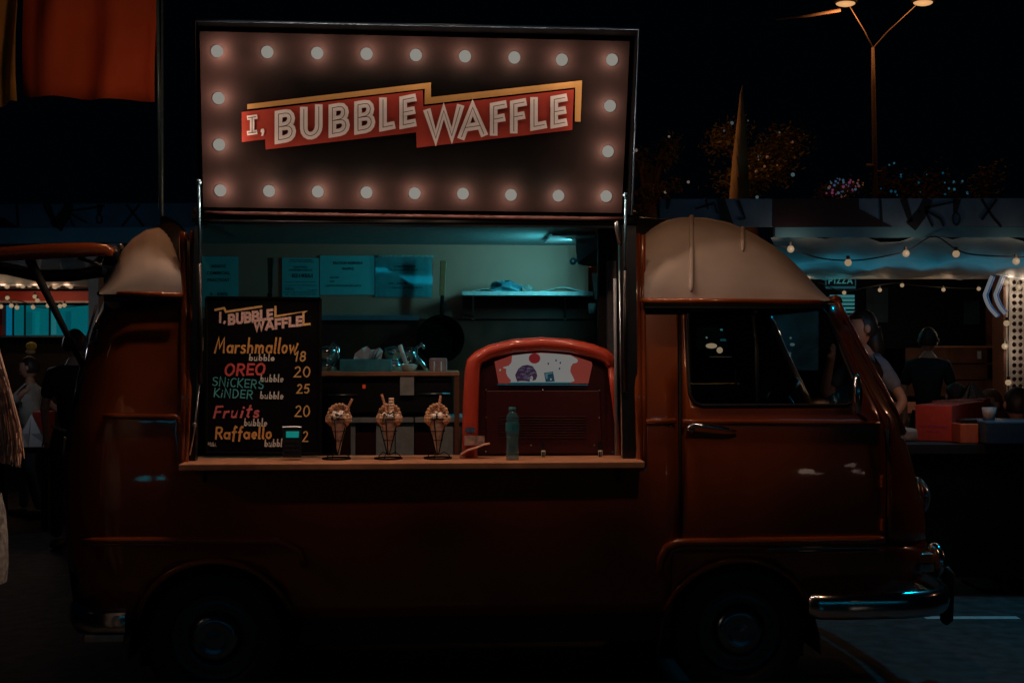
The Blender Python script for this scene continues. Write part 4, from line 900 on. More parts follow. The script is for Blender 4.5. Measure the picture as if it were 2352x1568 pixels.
# stickers on the machine's left edge
m = MB(p); P = [(225, 1222), (460, 1226), (460, 1330), (225, 1340)]; m.hexa([Z3(x, y, .105) for x, y in P], [Z3(x, y, .108) for x, y in P]); m.build('info_sticker', mat('worn_sticker', (.35, .25, .22), .5, noise=.5, nscale=45), e)
m = MB(p); P = [(232, 1128), (350, 1128), (350, 1160), (335, 1190), (240, 1190)]; m.hexa([Z3(x, y, .113) for x, y in P], [Z3(x, y, .116) for x, y in P]); m.build('blue_sticker', mat('blue_sticker', (.05, .09, .16), .4, noise=.5, nscale=60), e)
q = Vector((Z3(200, 1430, .06).x, .06, zc_)); m = MB(q)
P = [Z3(190, 1432, .06), Z3(260, 1390, .06), Z3(350, 1365, .06), Z3(450, 1325, .06), Z3(520, 1312, .06)]
P = [Vector((v_.x, v_.y, v_.z)) for v_ in P]; vs_ = []
for v_ in P: vs_ += [v_ + Vector((0, -.03, 0)), v_ + Vector((0, .045, 0))]
m.add(vs_, [(2 * i, 2 * i + 1, 2 * i + 3, 2 * i + 2) for i in range(4)]); m.tube([v_ + Vector((0, -.03, 0)) for v_ in P], .0035, 6)
m.tube([P[0] + Vector((0, .02, 0)), Vector((P[0].x - .005, .08, zc_ + .002))], .004, 6)
o = vsolo(m, q, 'serving_scoop', mat('pink_scoop', (.65, .36, .27), .4), 'pale tilted serving scoop at the foot of the red machine', 'scoop'); o.modifiers.new('t', 'SOLIDIFY').thickness = .003
# water bottle on the counter
p = Vector((V(1177, 1057, -.02).x, -.02, zc_)); e = empty('water_bottle', MV @ p, 'clear plastic water bottle standing in front of the red machine', 'bottle', None, TH)
u = .2255 / 119
prof = [(13, 0), (15.5, 3), (15, 12), (13.5, 14), (15, 18), (14, 26), (15, 30), (14, 38), (15, 42), (14, 50), (15, 56), (15.5, 66), (14.2, 68), (15.5, 74), (15.5, 84), (14, 87), (15, 92), (13, 101), (8, 109), (7.5, 111)]
m = MB(p); m.lathe([(r_ * u, h_ * u) for r_, h_ in prof], p, 28, cap=False); m.build('body', mat('teal_bottle', (.06, .3, .38), .08, alpha=.32, coat=1, noise=.4, nscale=60), e, True)
m = MB(p); m.lathe([(7.8 * u, 110 * u), (8.4 * u, 111 * u), (8.4 * u, 118 * u), (7.6 * u, 119 * u)], p, 20); m.build('cap', mat('teal_cap', (.04, .2, .24), .4), e, True)
m = MB(p); m.lathe([(15.8 * u, 66 * u), (15.8 * u, 84 * u)], p, 28, cap=False); m.build('label_band', mat('teal_label', (.03, .22, .26), .45, noise=.5, nscale=30), e, True)
m = MB(p); m.lathe([(0, 2 * u), (13.5 * u, 2 * u), (13.5 * u, 54 * u), (0, 55 * u)], p, 24, cap=False); m.build('water', glass('water', (.75, .88, .9), .1), e, True)
# bottle on the dashboard
q = V(1914, 928, .45); q.z = 1.19; m = MB(q); m.lathe([(.026, 0), (.03, .01), (.028, .03), (.031, .05), (.028, .07), (.024, .09), (.012, .1), (.012, .115)], q, 18); vsolo(m, q, 'small_bottle', mat('foil_glass', (.5, .5, .48), .15, .7, noise=.4, nscale=40), 'small shiny bottle lying behind the truck windscreen on the dashboard', 'bottle', smooth=True)

# ------------------------------------------------------------------ background helpers
def wsolo(mb, base, name, m, label, cat, group=None, kind=None, **k):
    o = mb.build(name, m, None, **k); o.location = base; return tag(o, label, cat, group, kind)
def wbox(mb, x0, y0, x1, y1, D, dep, mi=0):
    a = W(x0, y1, D); b_ = W(x1, y0, D); return mb.box(a.x, b_.x, D, D + dep, a.z, b_.z, mi)
def wposter(mb, pts, D, th=.004, mi=0):
    return mb.hexa([W(x, y, D) for x, y in pts], [W(x, y, D) + Vector((0, th, 0)) for x, y in pts], mi)
CLOTH = mat('printed_cloth', (.10, .16, .22), .7, noise=.3, nscale=3)
CLB = mat('cloth_print_black', (.008, .008, .01), .7)
CLR = mat('cloth_print_maroon', (.02, .005, .007), .7)
FAB = mat('canopy_fabric', (.28, .36, .38), .6, noise=.35, nscale=2.5)
PALE = mat('pale_metal', (.5, .46, .42), .5, noise=.12, nscale=6)
DK = mat('night_black', (.006, .006, .007), .8)
WARM = glow('warm_bulb_glow', (.28, .19, .11))
def festoon(name, pts, D, label, bulbs_, rb=.022, sag=0, power=0, col=(1, .62, .35), wire=True):
    """string of lights: pts are pixels of the wire, bulbs_ pixels of the bulbs"""
    b = W(*pts[0], D); e = empty(name, b, label, 'string lights')
    if wire:
        m = MB(b); m.tube([W(x, y, D) for x, y in pts], .006, 5); m.build('wire', BLACK, e)
    for i, bb in enumerate(bulbs_):
        c = W(bb[0], bb[1], D); m = MB(b); m.ball(c, rb, 10, 8); m.build('bulb', WARM, e, True)
        m = MB(b); m.tube([c + Vector((0, 0, rb * .8)), c + Vector((0, 0, rb * 1.9))], rb * .5, 6); m.build('socket', BLACK, e)
        if power and i % 2 == 0: light('festoon_light', 'POINT', c + Vector((0, -.1, 0)), power, col, .03)
    return e
def curve(pts, n=6):
    out = []
    for i in range(len(pts) - 1):
        p0 = pts[max(i - 1, 0)]; p1 = pts[i]; p2 = pts[i + 1]; p3 = pts[min(i + 2, len(pts) - 1)]
        for k in range(n):
            t = k / n; out.append(tuple(.5 * ((2 * p1[j]) + (-p0[j] + p2[j]) * t + (2 * p0[j] - 5 * p1[j] + 4 * p2[j] - p3[j]) * t * t + (-p0[j] + 3 * p1[j] - 3 * p2[j] + p3[j]) * t ** 3) for j in (0, 1)))
    return out + [pts[-1]]

# ------------------------------------------------------------------ right stall
DS = 10.0; DB = 13.0
b = G(1950, DS); e = empty('pizza_stall', b, 'long market stall with printed fascia and cyan lit canopy behind the truck cab', 'stall')
m = MB(b); wposter(m, [(1516, 457), (2420, 455), (2420, 521), (1516, 521)], DS, .03); fa = m.build('fascia', CLOTH, e)
def prt(parent, b, polys, D, mt, nm='print'):
    for P in polys: m = MB(b); wposter(m, P, D, .003); m.build(nm, mt, parent)
prt(fa, b, [[(1775, 457), (1973, 457), (1973, 480), (2050, 521), (1775, 521)]], DS - .006, CLR)
def strokes_px(lst):
    out = []
    for x0, y0, x1, y1, w0, w1 in lst:
        d = Vector((x1 - x0, y1 - y0)).normalized(); n_ = Vector((-d.y, d.x))
        out.append([(x0 + n_.x * w0, y0 + n_.y * w0), (x1 + n_.x * w1, y1 + n_.y * w1), (x1 - n_.x * w1, y1 - n_.y * w1), (x0 - n_.x * w0, y0 - n_.y * w0)])
    return out
prt(fa, b, strokes_px([(1535, 457, 1533, 480, 6, 3), (1597, 480, 1642, 466, 2, 3), (1622, 458, 1626, 480, 2, 2), (1655, 456, 1672, 521, 9, 14), (1695, 460, 1712, 502, 4, 2), (1712, 502, 1696, 504, 2, 2), (1642, 470, 1648, 490, 2, 2),
    (2022, 457, 2026, 521, 2.5, 3), (2075, 457, 2092, 510, 8, 5), (2132, 457, 2118, 490, 11, 12), (2118, 490, 2092, 521, 12, 14), (2124, 478, 2195, 463, 3, 2), (2125, 483, 2142, 521, 3, 2), (2128, 484, 2160, 502, 3, 3), (2160, 502, 2168, 520, 3, 2),
    (2198, 457, 2194, 490, 9, 4), (2255, 457, 2280, 498, 3, 3), (2290, 457, 2255, 505, 3, 3), (2280, 498, 2300, 521, 3, 3)]) + [], DS - .009, CLB)
m = MB(b); c = W(2196, 503, DS - .008); m.tube([c + Vector((.03 * math.cos(a), 0, .05 * math.sin(a))) for a in [k * .45 for k in range(14)]], .008, 5, closed=True); m.build('print', CLB, fa)
m = MB(b); wposter(m, [(1780, 522), (2420, 520), (2420, 545), (1780, 545)], DS, .08); m.build('upper_beam', mat('beam_blue_grey', (.08, .2, .26), .5, noise=.2, nscale=3), e)
m = MB(b); q = [W(1770, 546, DS), W(2440, 545, DS), W(2440, 632, DB), W(1820, 632, DB)]; K = 16; vs_ = []
for i in range(K + 1):
    for j in range(9):
        a_ = q[0].lerp(q[1], i / K); c_ = q[3].lerp(q[2], i / K); v_ = a_.lerp(c_, j / 8); v_.z += .03 * math.sin(i * 1.7 + j) + .02 * math.sin(j * 2.3 + i * .7) - .12 * math.sin(math.pi * j / 8); vs_.append(v_)
m.add(vs_, [(i * 9 + j, i * 9 + j + 1, (i + 1) * 9 + j + 1, (i + 1) * 9 + j) for i in range(K) for j in range(8)]); m.build('canopy', FAB, e, True)
m = MB(b); wposter(m, [(1848, 628), (2060, 628), (2060, 640), (1848, 640)], DB, .1); m.build('inner_beam', PALE, e)
m = MB(b); wposter(m, [(2062, 626), (2420, 625), (2420, 640), (2062, 640)], DB, .1); m.build('inner_beam', PALE, e)
# perforated column
px0, px1 = 2310, 2420
co = [W(px0, 922, 12.6), W(px1, 922, 12.6), W(px1, 630, 12.6), W(px0, 630, 12.6)]
hs = []
for r_ in range(17):
    for k in range(5):
        cx, cy = 2330 + k * 14.4, 648 + r_ * 15.9; w_ = W(cx, cy, 12.6); rr_ = .025
        hs.append([(w_.x + rr_ * math.cos(a * math.pi / 5), w_.z + rr_ * math.sin(a * math.pi / 5)) for a in range(10)])
o = sheet('perforated_column', [(v_.x, v_.z) for v_ in co], hs, lambda x, z: Vector((x, 12.6, z)) - b, 0, PALE, e, .012, False)
m = MB(b); wbox(m, 2306, 632, 2310, 925, 12.58, .3); wbox(m, 2312, 636, 2420, 922, 12.8, .02); m.build('column_back', mat('column_back', (.12, .05, .03), .6), e)
bl = festoon('column_lights', [(2318, 640), (2316, 770), (2316, 925)], 12.5, 'bright bulbs strung down the perforated column at the right edge', [(2311, 648), (2312, 742), (2308, 795), (2316, 878), (2340, 660)], .032, power=1.2, col=(1, .75, .55))
# dark interior wall
m = MB(b); wbox(m, 1600, 634, 2306, 800, DB + 1.4, .1); m.build('dark_window', DK, e)
m = MB(b); wbox(m, 1990, 660, 2040, 740, DB + 1.3, .02); m.build('dark_poster', mat('dim_poster', (.03, .06, .08), .6, noise=.5, nscale=5), e); m = MB(b); wbox(m, 2215, 690, 2250, 745, DB + 1.3, .02); m.build('dark_poster', mat('dim_poster', (.03, .06, .08), .6, noise=.5, nscale=5), e)
m = MB(b); wbox(m, 2268, 700, 2306, 870, DB + 1.2, .05); m.build('wall_panel', mat('brown_board', (.25, .1, .05), .6, noise=.4, nscale=4), e)
for k in range(3):
    m = MB(b); wbox(m, 2080, 798 + k * 38, 2305, 834 + k * 38, DB + 1.2, .03); m.build('plank', mat('brown_board', (.25, .1, .05), .6), e, bevel=.01)
m = MB(b); wbox(m, 2138, 794, 2305, 798, DB + .8, .04); m.build('rail', mat('rail_wood', (.5, .25, .14), .5), e)
m = MB(b); wbox(m, 1990, 925, 2060, 948, DB, .3); wbox(m, 2062, 925, 2250, 948, DB, .3); m.build('low_counter', mat('lit_counter', (.5, .25, .16), .55, noise=.2), e)
m = MB(b); wbox(m, 1990, 950, 2250, 1050, DB, .3); m.build('counter_base', DARKIN, e)
m = MB(b); wbox(m, 2246, 806, 2254, 824, DB + 1.1, .02); m.build('small_notice', PAPER, e)
# pizza sign and lit slats
b2 = W(1930, 640, 13.2); s2 = empty('pizza_sign', b2, 'cyan lit sign reading PIZZA inside the stall above glowing slats', 'sign')
NE = glow('neon_cyan', (.02, .12, .125)); NB = glow('neon_dim', (.004, .035, .045))
m = MB(b2); wbox(m, 1896, 634, 1966, 659, 13.2, .06); m.build('sign_box', DK, s2)
mm = MB(); strokes(mm, list('PIZZA'), 1903, 1958, 651, 651, 14, 2.6, lambda x, y, o_: W(x, y, 13.18) - b2, gap=.18); mm.build('neon_letters', NE, s2)
m = MB(b2); m.tube([W(1897, 660, 13.17), W(1965, 660, 13.17)], .014, 6); m.tube([W(1897, 636, 13.17), W(1897, 656, 13.17)], .006, 6); m.tube([W(1965, 636, 13.17), W(1965, 656, 13.17)], .006, 6); m.build('neon_frame', NB, s2)
b3 = W(1935, 760, 13.3); s3 = empty('glowing_shutter', b3, 'stack of cyan glowing slats under the PIZZA sign', 'shutter')
for k in range(10):
    y = 677 + k * 9.2; m = MB(b3); wbox(m, 1908 + k * 1.5, y, 1963, y + max(1.2, 6.5 - k * .6), 13.3, .04); m.build('slat', NE if k < 5 else NB, s3)
light('shutter_light', 'POINT', W(1930, 690, 12.7), .8, (.1, .9, 1), .1)
# chevron neon
b4 = W(2290, 690, 12.4); s4 = empty('neon_chevron', b4, 'two white blue neon chevrons beside the perforated column', 'neon sign')
for off in (0, 24):
    m = MB(b4); P = curve([(2296 - 18 + off, 634), (2266 + off, 665), (2262 + off, 680), (2272 + off, 705), (2290 + off, 726)]) ; P = [p_ for p_ in P if p_[0] < 2311]
    m.tube([W(x, y, 12.4) for x, y in P], .017, 6); m.build('neon_tube', glow('neon_white', (.11, .125, .14)), s4, True)
    m = MB(b4); m.tube([W(x + 4, y, 12.45) for x, y in P if x < 2306], .02, 6); m.build('blue_edge', glow('neon_blue', (.0, .03, .09)), s4, True)
# string lights
festoon('string_lights', curve([(1760, 560), (1816, 571), (1880, 592), (1945, 598), (2000, 594), (2081, 576), (2144, 543), (2195, 572), (2240, 585), (2352, 590), (2400, 588)]), DS - .05,
        'string of warm bulbs hanging in a loop before the stall canopy', [(1816, 572), (1948, 603), (2081, 582), (2196, 583), (2334, 600)], .03, power=.8, col=(1, .7, .5))
festoon('string_lights', curve([(1880, 648), (1935, 668), (1990, 660), (2024, 654), (2060, 650), (2100, 655), (2167, 660), (2248, 662), (2300, 650)]), DB - .1,
        'smaller string of warm bulbs deeper under the stall beam', [(1858, 636), (1939, 672), (2021, 666), (2072, 655), (2167, 665), (2248, 663)], .022, power=.5)
# teal area lights added to tint the stall canopy, no tubes modelled
for px in (1900, 2150, 2330):
    l = light('canopy_fill', 'AREA', W(px, 640, DS + 1.0), .8, (.05, .7, 1), size=(1.6, .6)); l.rotation_euler = (R(180), 0, 0)
# ------------------------------------------------------------------ left stall
b = G(150, 9.6); e = empty('red_awning_stall', b, 'market stall with red valance and cyan lit windows at the left behind the truck', 'stall')
D1 = 9.6; D2 = 12.6
m = MB(b); wposter(m, [(-80, 470), (470, 466), (470, 522), (-80, 522)], D1, .03); fa = m.build('fascia', CLOTH, e)
prt(fa, b, strokes_px([(66, 468, 72, 522, 5, 7), (168, 468, 190, 515, 15, 8), (262, 468, 250, 500, 13, 16), (250, 500, 225, 525, 16, 28), (275, 493, 390, 476, 3, 3), (280, 500, 310, 522, 3, 3), (283, 496, 330, 507, 3, 3), (330, 507, 345, 522, 3, 3), (398, 468, 402, 500, 12, 6)])
    and strokes_px([(38, 470, 42, 522, 3, 3), (106, 468, 128, 521, 9, 5), (160, 468, 150, 492, 10, 12), (150, 492, 128, 522, 13, 16), (152, 486, 240, 474, 2, 2), (156, 493, 170, 521, 2, 2), (160, 490, 200, 512, 2, 2), (230, 470, 227, 495, 8, 3), (320, 470, 280, 520, 2.5, 2.5), (290, 470, 330, 520, 2.5, 2.5)]), D1 - .009, CLB)
m = MB(b); c = W(228, 503, D1 - .008); m.tube([c + Vector((.022 * math.cos(a), 0, .035 * math.sin(a))) for a in [k * .45 for k in range(14)]], .007, 5, closed=True); m.build('print', CLB, fa)
prt(fa, b, [[(-80, 500), (8, 500), (46, 523), (-80, 523)]], D1 - .006, CLR)
m = MB(b); wposter(m, [(-80, 524), (455, 521), (455, 556), (-80, 560)], D1, .08); m.build('upper_beam', mat('blue_beam', (.12, .3, .36), .5, noise=.3, nscale=2), e)
m = MB(b); wposter(m, [(225, 560), (275, 560), (275, 572), (225, 572)], D1 - .05, .04); m.build('bracket', PALE, e)
m = MB(b); wposter(m, [(203, 600), (226, 600), (226, 960), (203, 960)], 11.5, .15); m.build('post', PALE, e)
m = MB(b); wposter(m, [(-80, 668), (203, 668), (203, 691), (-80, 691)], D2, .05); m.build('red_valance', REDP, e)
m = MB(b); wposter(m, [(-80, 691), (203, 691), (203, 695), (-80, 695)], D2 - .03, .08); m.build('valance_trim', PALE, e)
m = MB(b); q = [W(-80, 575, D1), W(230, 575, D1), W(203, 664, D2), W(-80, 664, D2)]; m.hexa(q, [v_ + Vector((0, 0, .02)) for v_ in q]); m.build('canopy', FAB, e)
TEALW = glow('lit_window_teal', (.0, .075, .09))
for x0, x1 in ((14, 28), (30, 55), (57, 112), (114, 202)):
    m = MB(b); wbox(m, x0, 701, x1, 770, D2 + .7, .02); m.build('lit_window', TEALW if x0 != 14 else glow('lit_window_blue', (.0, .09, .16)), e)
for x in (29, 56, 113, 6):
    m = MB(b); wbox(m, x - 1.2, 698, x + 1.2, 772, D2 + .66, .03); m.build('mullion', DK, e)
for x0, x1, c_ in ((60, 72, (.0, .05, .06)), (118, 128, (.01, .11, .12)), (150, 162, (.0, .05, .065)), (80, 90, (.0, .10, .115))):
    m = MB(b); wbox(m, x0, 712 + x0 % 7, x1, 768, D2 + .64, .02); m.build('curtain_fold', glow('fold_%d_%d' % (int(c_[1] * 100), int(c_[2] * 1000)), c_), e)
m = MB(b); wbox(m, -80, 700, 5, 770, D2 + .5, .1); m.build('side_panel', REDP, e)
m = MB(b); wbox(m, -80, 772, 210, 1010, D2 + .4, .2); m.build('counter_base', DARKIN, e)
m = MB(b); wbox(m, -80, 770, 205, 775, D2 + .2, .3); m.build('counter_top', mat('dim_top', (.06, .1, .11), .4), e)
rr = random.Random(9)
festoon('string_lights', [(-60, 655), (203, 655)], 12.3, 'row of glowing bulbs just above the red valance on the left', [(16, 657), (41, 654), (52, 656), (68, 654), (90, 657), (98, 656), (108, 655), (126, 658), (134, 654), (155, 654), (162, 657)], .028, power=.9, col=(1, .5, .3))
festoon('string_lights', curve([(-60, 680), (40, 690), (100, 706), (203, 700)]), 11.9, 'sparse string of bulbs across the cyan windows on the left', [(17, 684), (80, 681), (26, 702), (39, 706), (76, 705), (110, 702), (138, 703), (148, 701), (2, 704), (86, 690)], .022, power=.3)
for px in (60, 250):
    l = light('canopy_fill', 'AREA', W(px, 640, D1 - 1.2), .2, (.15, .6, 1), size=(.9, .1)); aim(l, W(px, 500, D1))  # added blue fill in front of the left fascia
# yellow plush / flower lamp on the counter
p = W(70, 815, 11.6); m = MB(p); m.ball(W(72, 795, 11.6), .055, 12, 8, 0, (1, .7, .8)); m.ball(W(70, 808, 11.6), .05, 12, 8, 1, (1, .8, .5)); wsolo(m, p, 'yellow_toy', [mat('yellow_toy', (.6, .4, .05), .7, noise=.3), mat('cream_toy', (.5, .35, .2), .7)], 'small yellow knitted toy on the counter behind the child', 'toy', smooth=True)
# ------------------------------------------------------------------ people
def skin_obj(name, pts, edges, rad, root, m_, parent, base, sub=1):
    me = bpy.data.meshes.new(name); me.from_pydata([tuple(Vector(p) - base) for p in pts], edges, []); me.update()
    o = put(me, name, m_, parent)
    sk = o.modifiers.new('skin', 'SKIN'); sk.use_smooth_shade = True
    sv = me.skin_vertices[0].data
    for i, r_ in enumerate(rad):
        sv[i].radius = (r_, r_); sv[i].use_root = (i == root)
    s_ = o.modifiers.new('sub', 'SUBSURF'); s_.levels = sub; s_.render_levels = sub
    return o
def person(base, label, hgt, face, rarm, larm, shirt, pants, hair, sit=False, group=None, hair_long=False, stride=.0, lean=0.0, skin=SKIN):
    """base: ground point under the hips; face: heading angle in degrees (0 = +X, 180 = -X); arms: (elbow, hand) offsets forward/side/up from the shoulder"""
    e = empty('person', base, label, 'person', group); s = hgt / 1.75
    fw = Vector((math.cos(R(face)), math.sin(R(face)), 0)); sd = Vector((fw.y, -fw.x, 0)); up = Vector((0, 0, 1))
    def P(f, d, u): return base + (fw * (f + lean * max(0, u - .9)) + sd * d + up * u) * s
    hz = .93
    pv = P(0, 0, hz); ch = P(.0, 0, 1.3); nk = P(0, 0, 1.46); hd = P(.02, 0, 1.62)
    pts = [pv, P(0, 0, 1.1), ch, nk]; ed = [(0, 1), (1, 2), (2, 3)]; rd = [.13 * s, .12 * s, .14 * s, .055 * s]
    shp = []
    bpts = [P(0, 0, 1.40), nk, P(.01, 0, 1.54)]; bed = [(0, 1), (1, 2)]; brd = [.06 * s, .05 * s, .055 * s]
    for sg, arm in ((1, rarm), (-1, larm)):
        sh = P(0, sg * .17, 1.39); el = sh + (fw * arm[0][0] + sd * sg * arm[0][1] + up * arm[0][2]) * s; ha = sh + (fw * arm[1][0] + sd * sg * arm[1][1] + up * arm[1][2]) * s
        i = len(pts); pts += [sh, sh.lerp(el, .75)]; ed += [(2, i), (i, i + 1)]; rd += [.068 * s, .06 * s]
        j = len(bpts); bpts += [sh, el, ha.lerp(el, .12), ha]; bed += [(0, j), (j, j + 1), (j + 1, j + 2), (j + 2, j + 3)]; brd += [.045 * s, .038 * s, .027 * s, .03 * s]
        d_ = (ha - el).normalized(); q_ = d_.orthogonal().normalized(); 
        for k in range(5):
            off = (k - 2) * .017 * s; L_ = (.05, .075, .085, .078, .06)[k] * s; a_ = ha + q_ * off
            if k == 0: f1 = a_ + d_ * L_ * .5 - q_ * .03 * s; f2 = f1 + d_ * .02 * s
            else: f1 = a_ + d_ * L_ * .6; f2 = a_ + d_ * L_ + d_.cross(q_) * .015 * s
            i0 = len(bpts); bpts += [f1, f2]; bed += [(j + 3, i0), (i0, i0 + 1)]; brd += [.009 * s, .008 * s]
    skin_obj('body', bpts, bed, brd, 0, skin, e, base)
    skin_obj('shirt', pts, ed, rd, 0, shirt, e, base)
    lp = [P(0, 0, 1.04)]; le = []; lr = [.115 * s]
    for sg in (1, -1):
        hp = P(0, sg * .085, .84)
        if sit: kn = P(.42, sg * .12, .52); an = P(.40, sg * .12, .09)
        else: kn = P(.03 + stride * sg * .5, sg * .11, .5); an = P(-.02 + stride * sg, sg * .11, .09)
        i = len(lp); lp += [hp, kn, an]; le += [(0, i), (i, i + 1), (i + 1, i + 2)]; lr += [.095 * s, .065 * s, .05 * s]
        m = MB(base); c_ = an + fw * .06 * s - up * .045 * s; m.ball(c_, .13 * s, 12, 8, 0, (1 if abs(fw.x) > .5 else .4, 1 if abs(fw.y) > .5 else .4, .35)); m.build('shoe', BLACK, e, True)
    skin_obj('trousers', lp, le, lr, 0, pants, e, base)
    # head with face
    m = MB(base); n1, n2 = 20, 14; vs_ = []
    for j in range(n2 + 1):
        ph = math.pi * j / n2
        for i in range(n1):
            a = 2 * math.pi * i / n1; x, y, z = math.sin(ph) * math.cos(a), math.sin(ph) * math.sin(a), math.cos(ph)
            f = .098 * x; 
            if x > 0:
                f *= 1 - .12 * max(0, -z)
                if abs(y) < .35: f += .028 * math.exp(-((z + .12) / .16) ** 2) * (1 - abs(y) / .35) + .008 * math.exp(-((z + .5) / .1) ** 2)
                if .2 < abs(y) < .55: f -= .012 * math.exp(-((z - .08) / .12) ** 2)
            wd_ = .077 * (1 - .22 * max(0, -z)); vs_.append(hd + (fw * f + sd * y * wd_ + up * z * .118) * s)
    m.add(vs_, [(j * n1 + i, (j + 1) * n1 + i, (j + 1) * n1 + (i + 1) % n1, j * n1 + (i + 1) % n1) for j in range(n2) for i in range(n1)])
    for sg in (1, -1): m.ball(hd + (sd * sg * .078 - fw * .005) * s, .025 * s, 8, 6, 0, (1, .6, 1.2)); m.ball(hd + (fw * .082 + sd * sg * .032 + up * .01) * s, .012 * s, 8, 6, 1)
    m.ball(hd + (fw * .09 - up * .06) * s, .022 * s, 8, 6, 2, (.5, 1.1, .35))
    m.build('head', [skin, mat('eye_dark', (.03, .02, .02), .3), mat('lips', (.4, .12, .1), .5)], e, True)
    m = MB(base); vs_ = []
    for j in range(9):
        ph = (math.pi * .62) * j / 8
        for i in range(n1):
            a = 2 * math.pi * i / n1; cut = 1 if math.cos(a) < .3 else .55
            p_ = ph * cut; rj = 1.12 + .05 * math.sin(5 * a + j)
            vs_.append(hd + (fw * (.098 * math.sin(p_) * math.cos(a) * rj - .008) + sd * .08 * math.sin(p_) * math.sin(a) * rj + up * (.122 * math.cos(p_) * 1.08)) * s)
    m.add(vs_, [(j * n1 + i, (j + 1) * n1 + i, (j + 1) * n1 + (i + 1) % n1, j * n1 + (i + 1) % n1) for j in range(8) for i in range(n1)])
    if hair_long: m.tube([hd - fw * .06 * s, hd - (fw * .09 + up * .12) * s, hd - (fw * .1 + up * .3) * s], [.075 * s, .07 * s, .04 * s], 10)
    m.build('hair', hair, e, True)
    return e
def clo(n, c): return mat('cloth_' + n, c, .8, noise=.25, nscale=9)
DN = ((.02, .06, -.28), (.05, .05, -.52))
gp = G(2003, 8.3)
person(gp, 'man in a blue grey T-shirt turned left, hand raised to his mouth, behind the windscreen', 1.83, 190, ((.18, .1, -.22), (.22, -.12, .06)), ((-.10, .14, -.24), (.10, .16, -.44)), clo('bluegrey', (.16, .2, .26)), clo('denim', (.04, .07, .11)), HAIRD, hair_long=True, lean=.08)
m = MB(); c = W(1955, 796, 8.2); m.off = c; m.hexa([W(1950, 786, 8.15), W(1960, 790, 8.15), W(1968, 806, 8.15), W(1955, 803, 8.15)], [W(1950, 786, 8.19), W(1960, 790, 8.19), W(1968, 806, 8.19), W(1955, 803, 8.19)]); wsolo(m, c, 'napkin', PAPER, 'small white napkin held to the mouth of the man in blue grey', 'napkin')
person(G(2130, 11.6), 'dark clothed walker with a backpack silhouette in the middle of the stall', 1.78, 60, DN, DN, clo('black', (.012, .016, .02)), clo('black', (.012, .016, .02)), HAIRD, stride=.22, lean=.05)
def seated(px, D, label, face, shirt, hair, long=False, top=900, h=1.7):
    g_ = G(px, D); zt_ = W(px, top, D).z; s_ = h / 1.75; g_.z = zt_ - 1.75 * s_
    return g_
def person_s(px, D, top, label, face, shirt, hair, long=False, h=1.7, skin=SKIN):
    g_ = seated(px, D, label, face, shirt, hair, long, top, h)
    return person(g_, label, h, face, ((.15, .05, -.26), (.36, -.02, -.25)), ((.15, .05, -.26), (.36, -.02, -.25)), shirt, clo('dark', (.03, .03, .04)), hair, sit=True, hair_long=long, skin=skin)
# stall end seen through the cab windows
m = MB(b); wposter(m, [(1775, 690), (1880, 690), (1880, 850), (1775, 850)], DB + 1.2, .02); m.build('wall_print', mat('blue_print', (.04, .16, .2), .6, noise=.9, nscale=2.2), e)
light('wall_fill', 'POINT', W(1830, 720, DB + .4), .9, (.2, .8, 1), .1)  # fill added to brighten the blue panel, no lamp modelled
m = MB(b); wposter(m, [(1697, 700), (1719, 700), (1719, 940), (1697, 940)], 11.8, .2); m.build('stall_post', mat('post_blue_grey', (.15, .25, .34), .5), e)
m = MB(b); wposter(m, [(1694, 700), (1696.5, 700), (1696.5, 940), (1694, 940)], 11.7, .02); m.build('post_edge', PALE, e)
m = MB(b); wposter(m, [(1630, 818), (1694, 818), (1694, 820.5), (1630, 820.5)], 11.7, .02); m.build('counter_edge', PALE, e)
m = MB(b); wposter(m, [(1655, 755), (1692, 755), (1692, 759), (1655, 759)], 12, .02); m.build('lit_strip', NE, e)
m = MB(b); wposter(m, [(1655, 778), (1675, 778), (1675, 783), (1655, 783)], 12, .02); m.build('lit_menu', NB, e)
for (x_, y_, r_, w_) in ((1634, 794, .025, 2.2), (1653, 804, .03, 1), (1623, 775, .01, 1), (1816, 776, .012, 1), (1820, 791, .016, 1.5), (1814, 812, .015, 1), (1764, 860, .012, 1), (1621, 894, .012, 1)):
    c_ = W(x_, y_, 11.6); m = MB(b); m.ball(c_, r_, 10, 8, 0, (w_, 1, 1)); m.build('lamp_globe', WARM if y_ in (794, 804) else glow('pale_cyan_glow', (.08, .12, .11)), e, True)
light('child_fill', 'POINT', W(50, 760, 10.3), 1.6, (.9, .9, 1), .1)  # fill added to brighten the child, no lamp stands there
light('low_counter_fill', 'POINT', W(2120, 860, 12.2), 2.2, (1, .45, .25), .1)  # warm fill added for the low counter, without a lamp
light('table_fill', 'POINT', W(2200, 800, 7.3), 2.8, (1, .5, .3), .1)  # unseen warm fill added to brighten the red boxes
light('table_fill', 'POINT', W(2075, 700, 7.9), .5, (.2, .6, 1), .1)  # unseen blue fill, likewise added
person_s(2197, 10.4, 878, 'seated dark haired person low behind the red box, second from the right', 100, clo('brown', (.12, .07, .05)), HAIRD)
person_s(2338, 8.3, 888, 'seated person with short black hair at the right edge, seen from behind', 95, clo('grey', (.22, .22, .22)), HAIRD)
person_s(2277, 9.4, 892, 'long haired seated person between the grey cloth and the right edge', 200, clo('tan', (.3, .17, .1)), mat('brown_hair', (.16, .07, .035), .5, noise=.3, nscale=50), True)
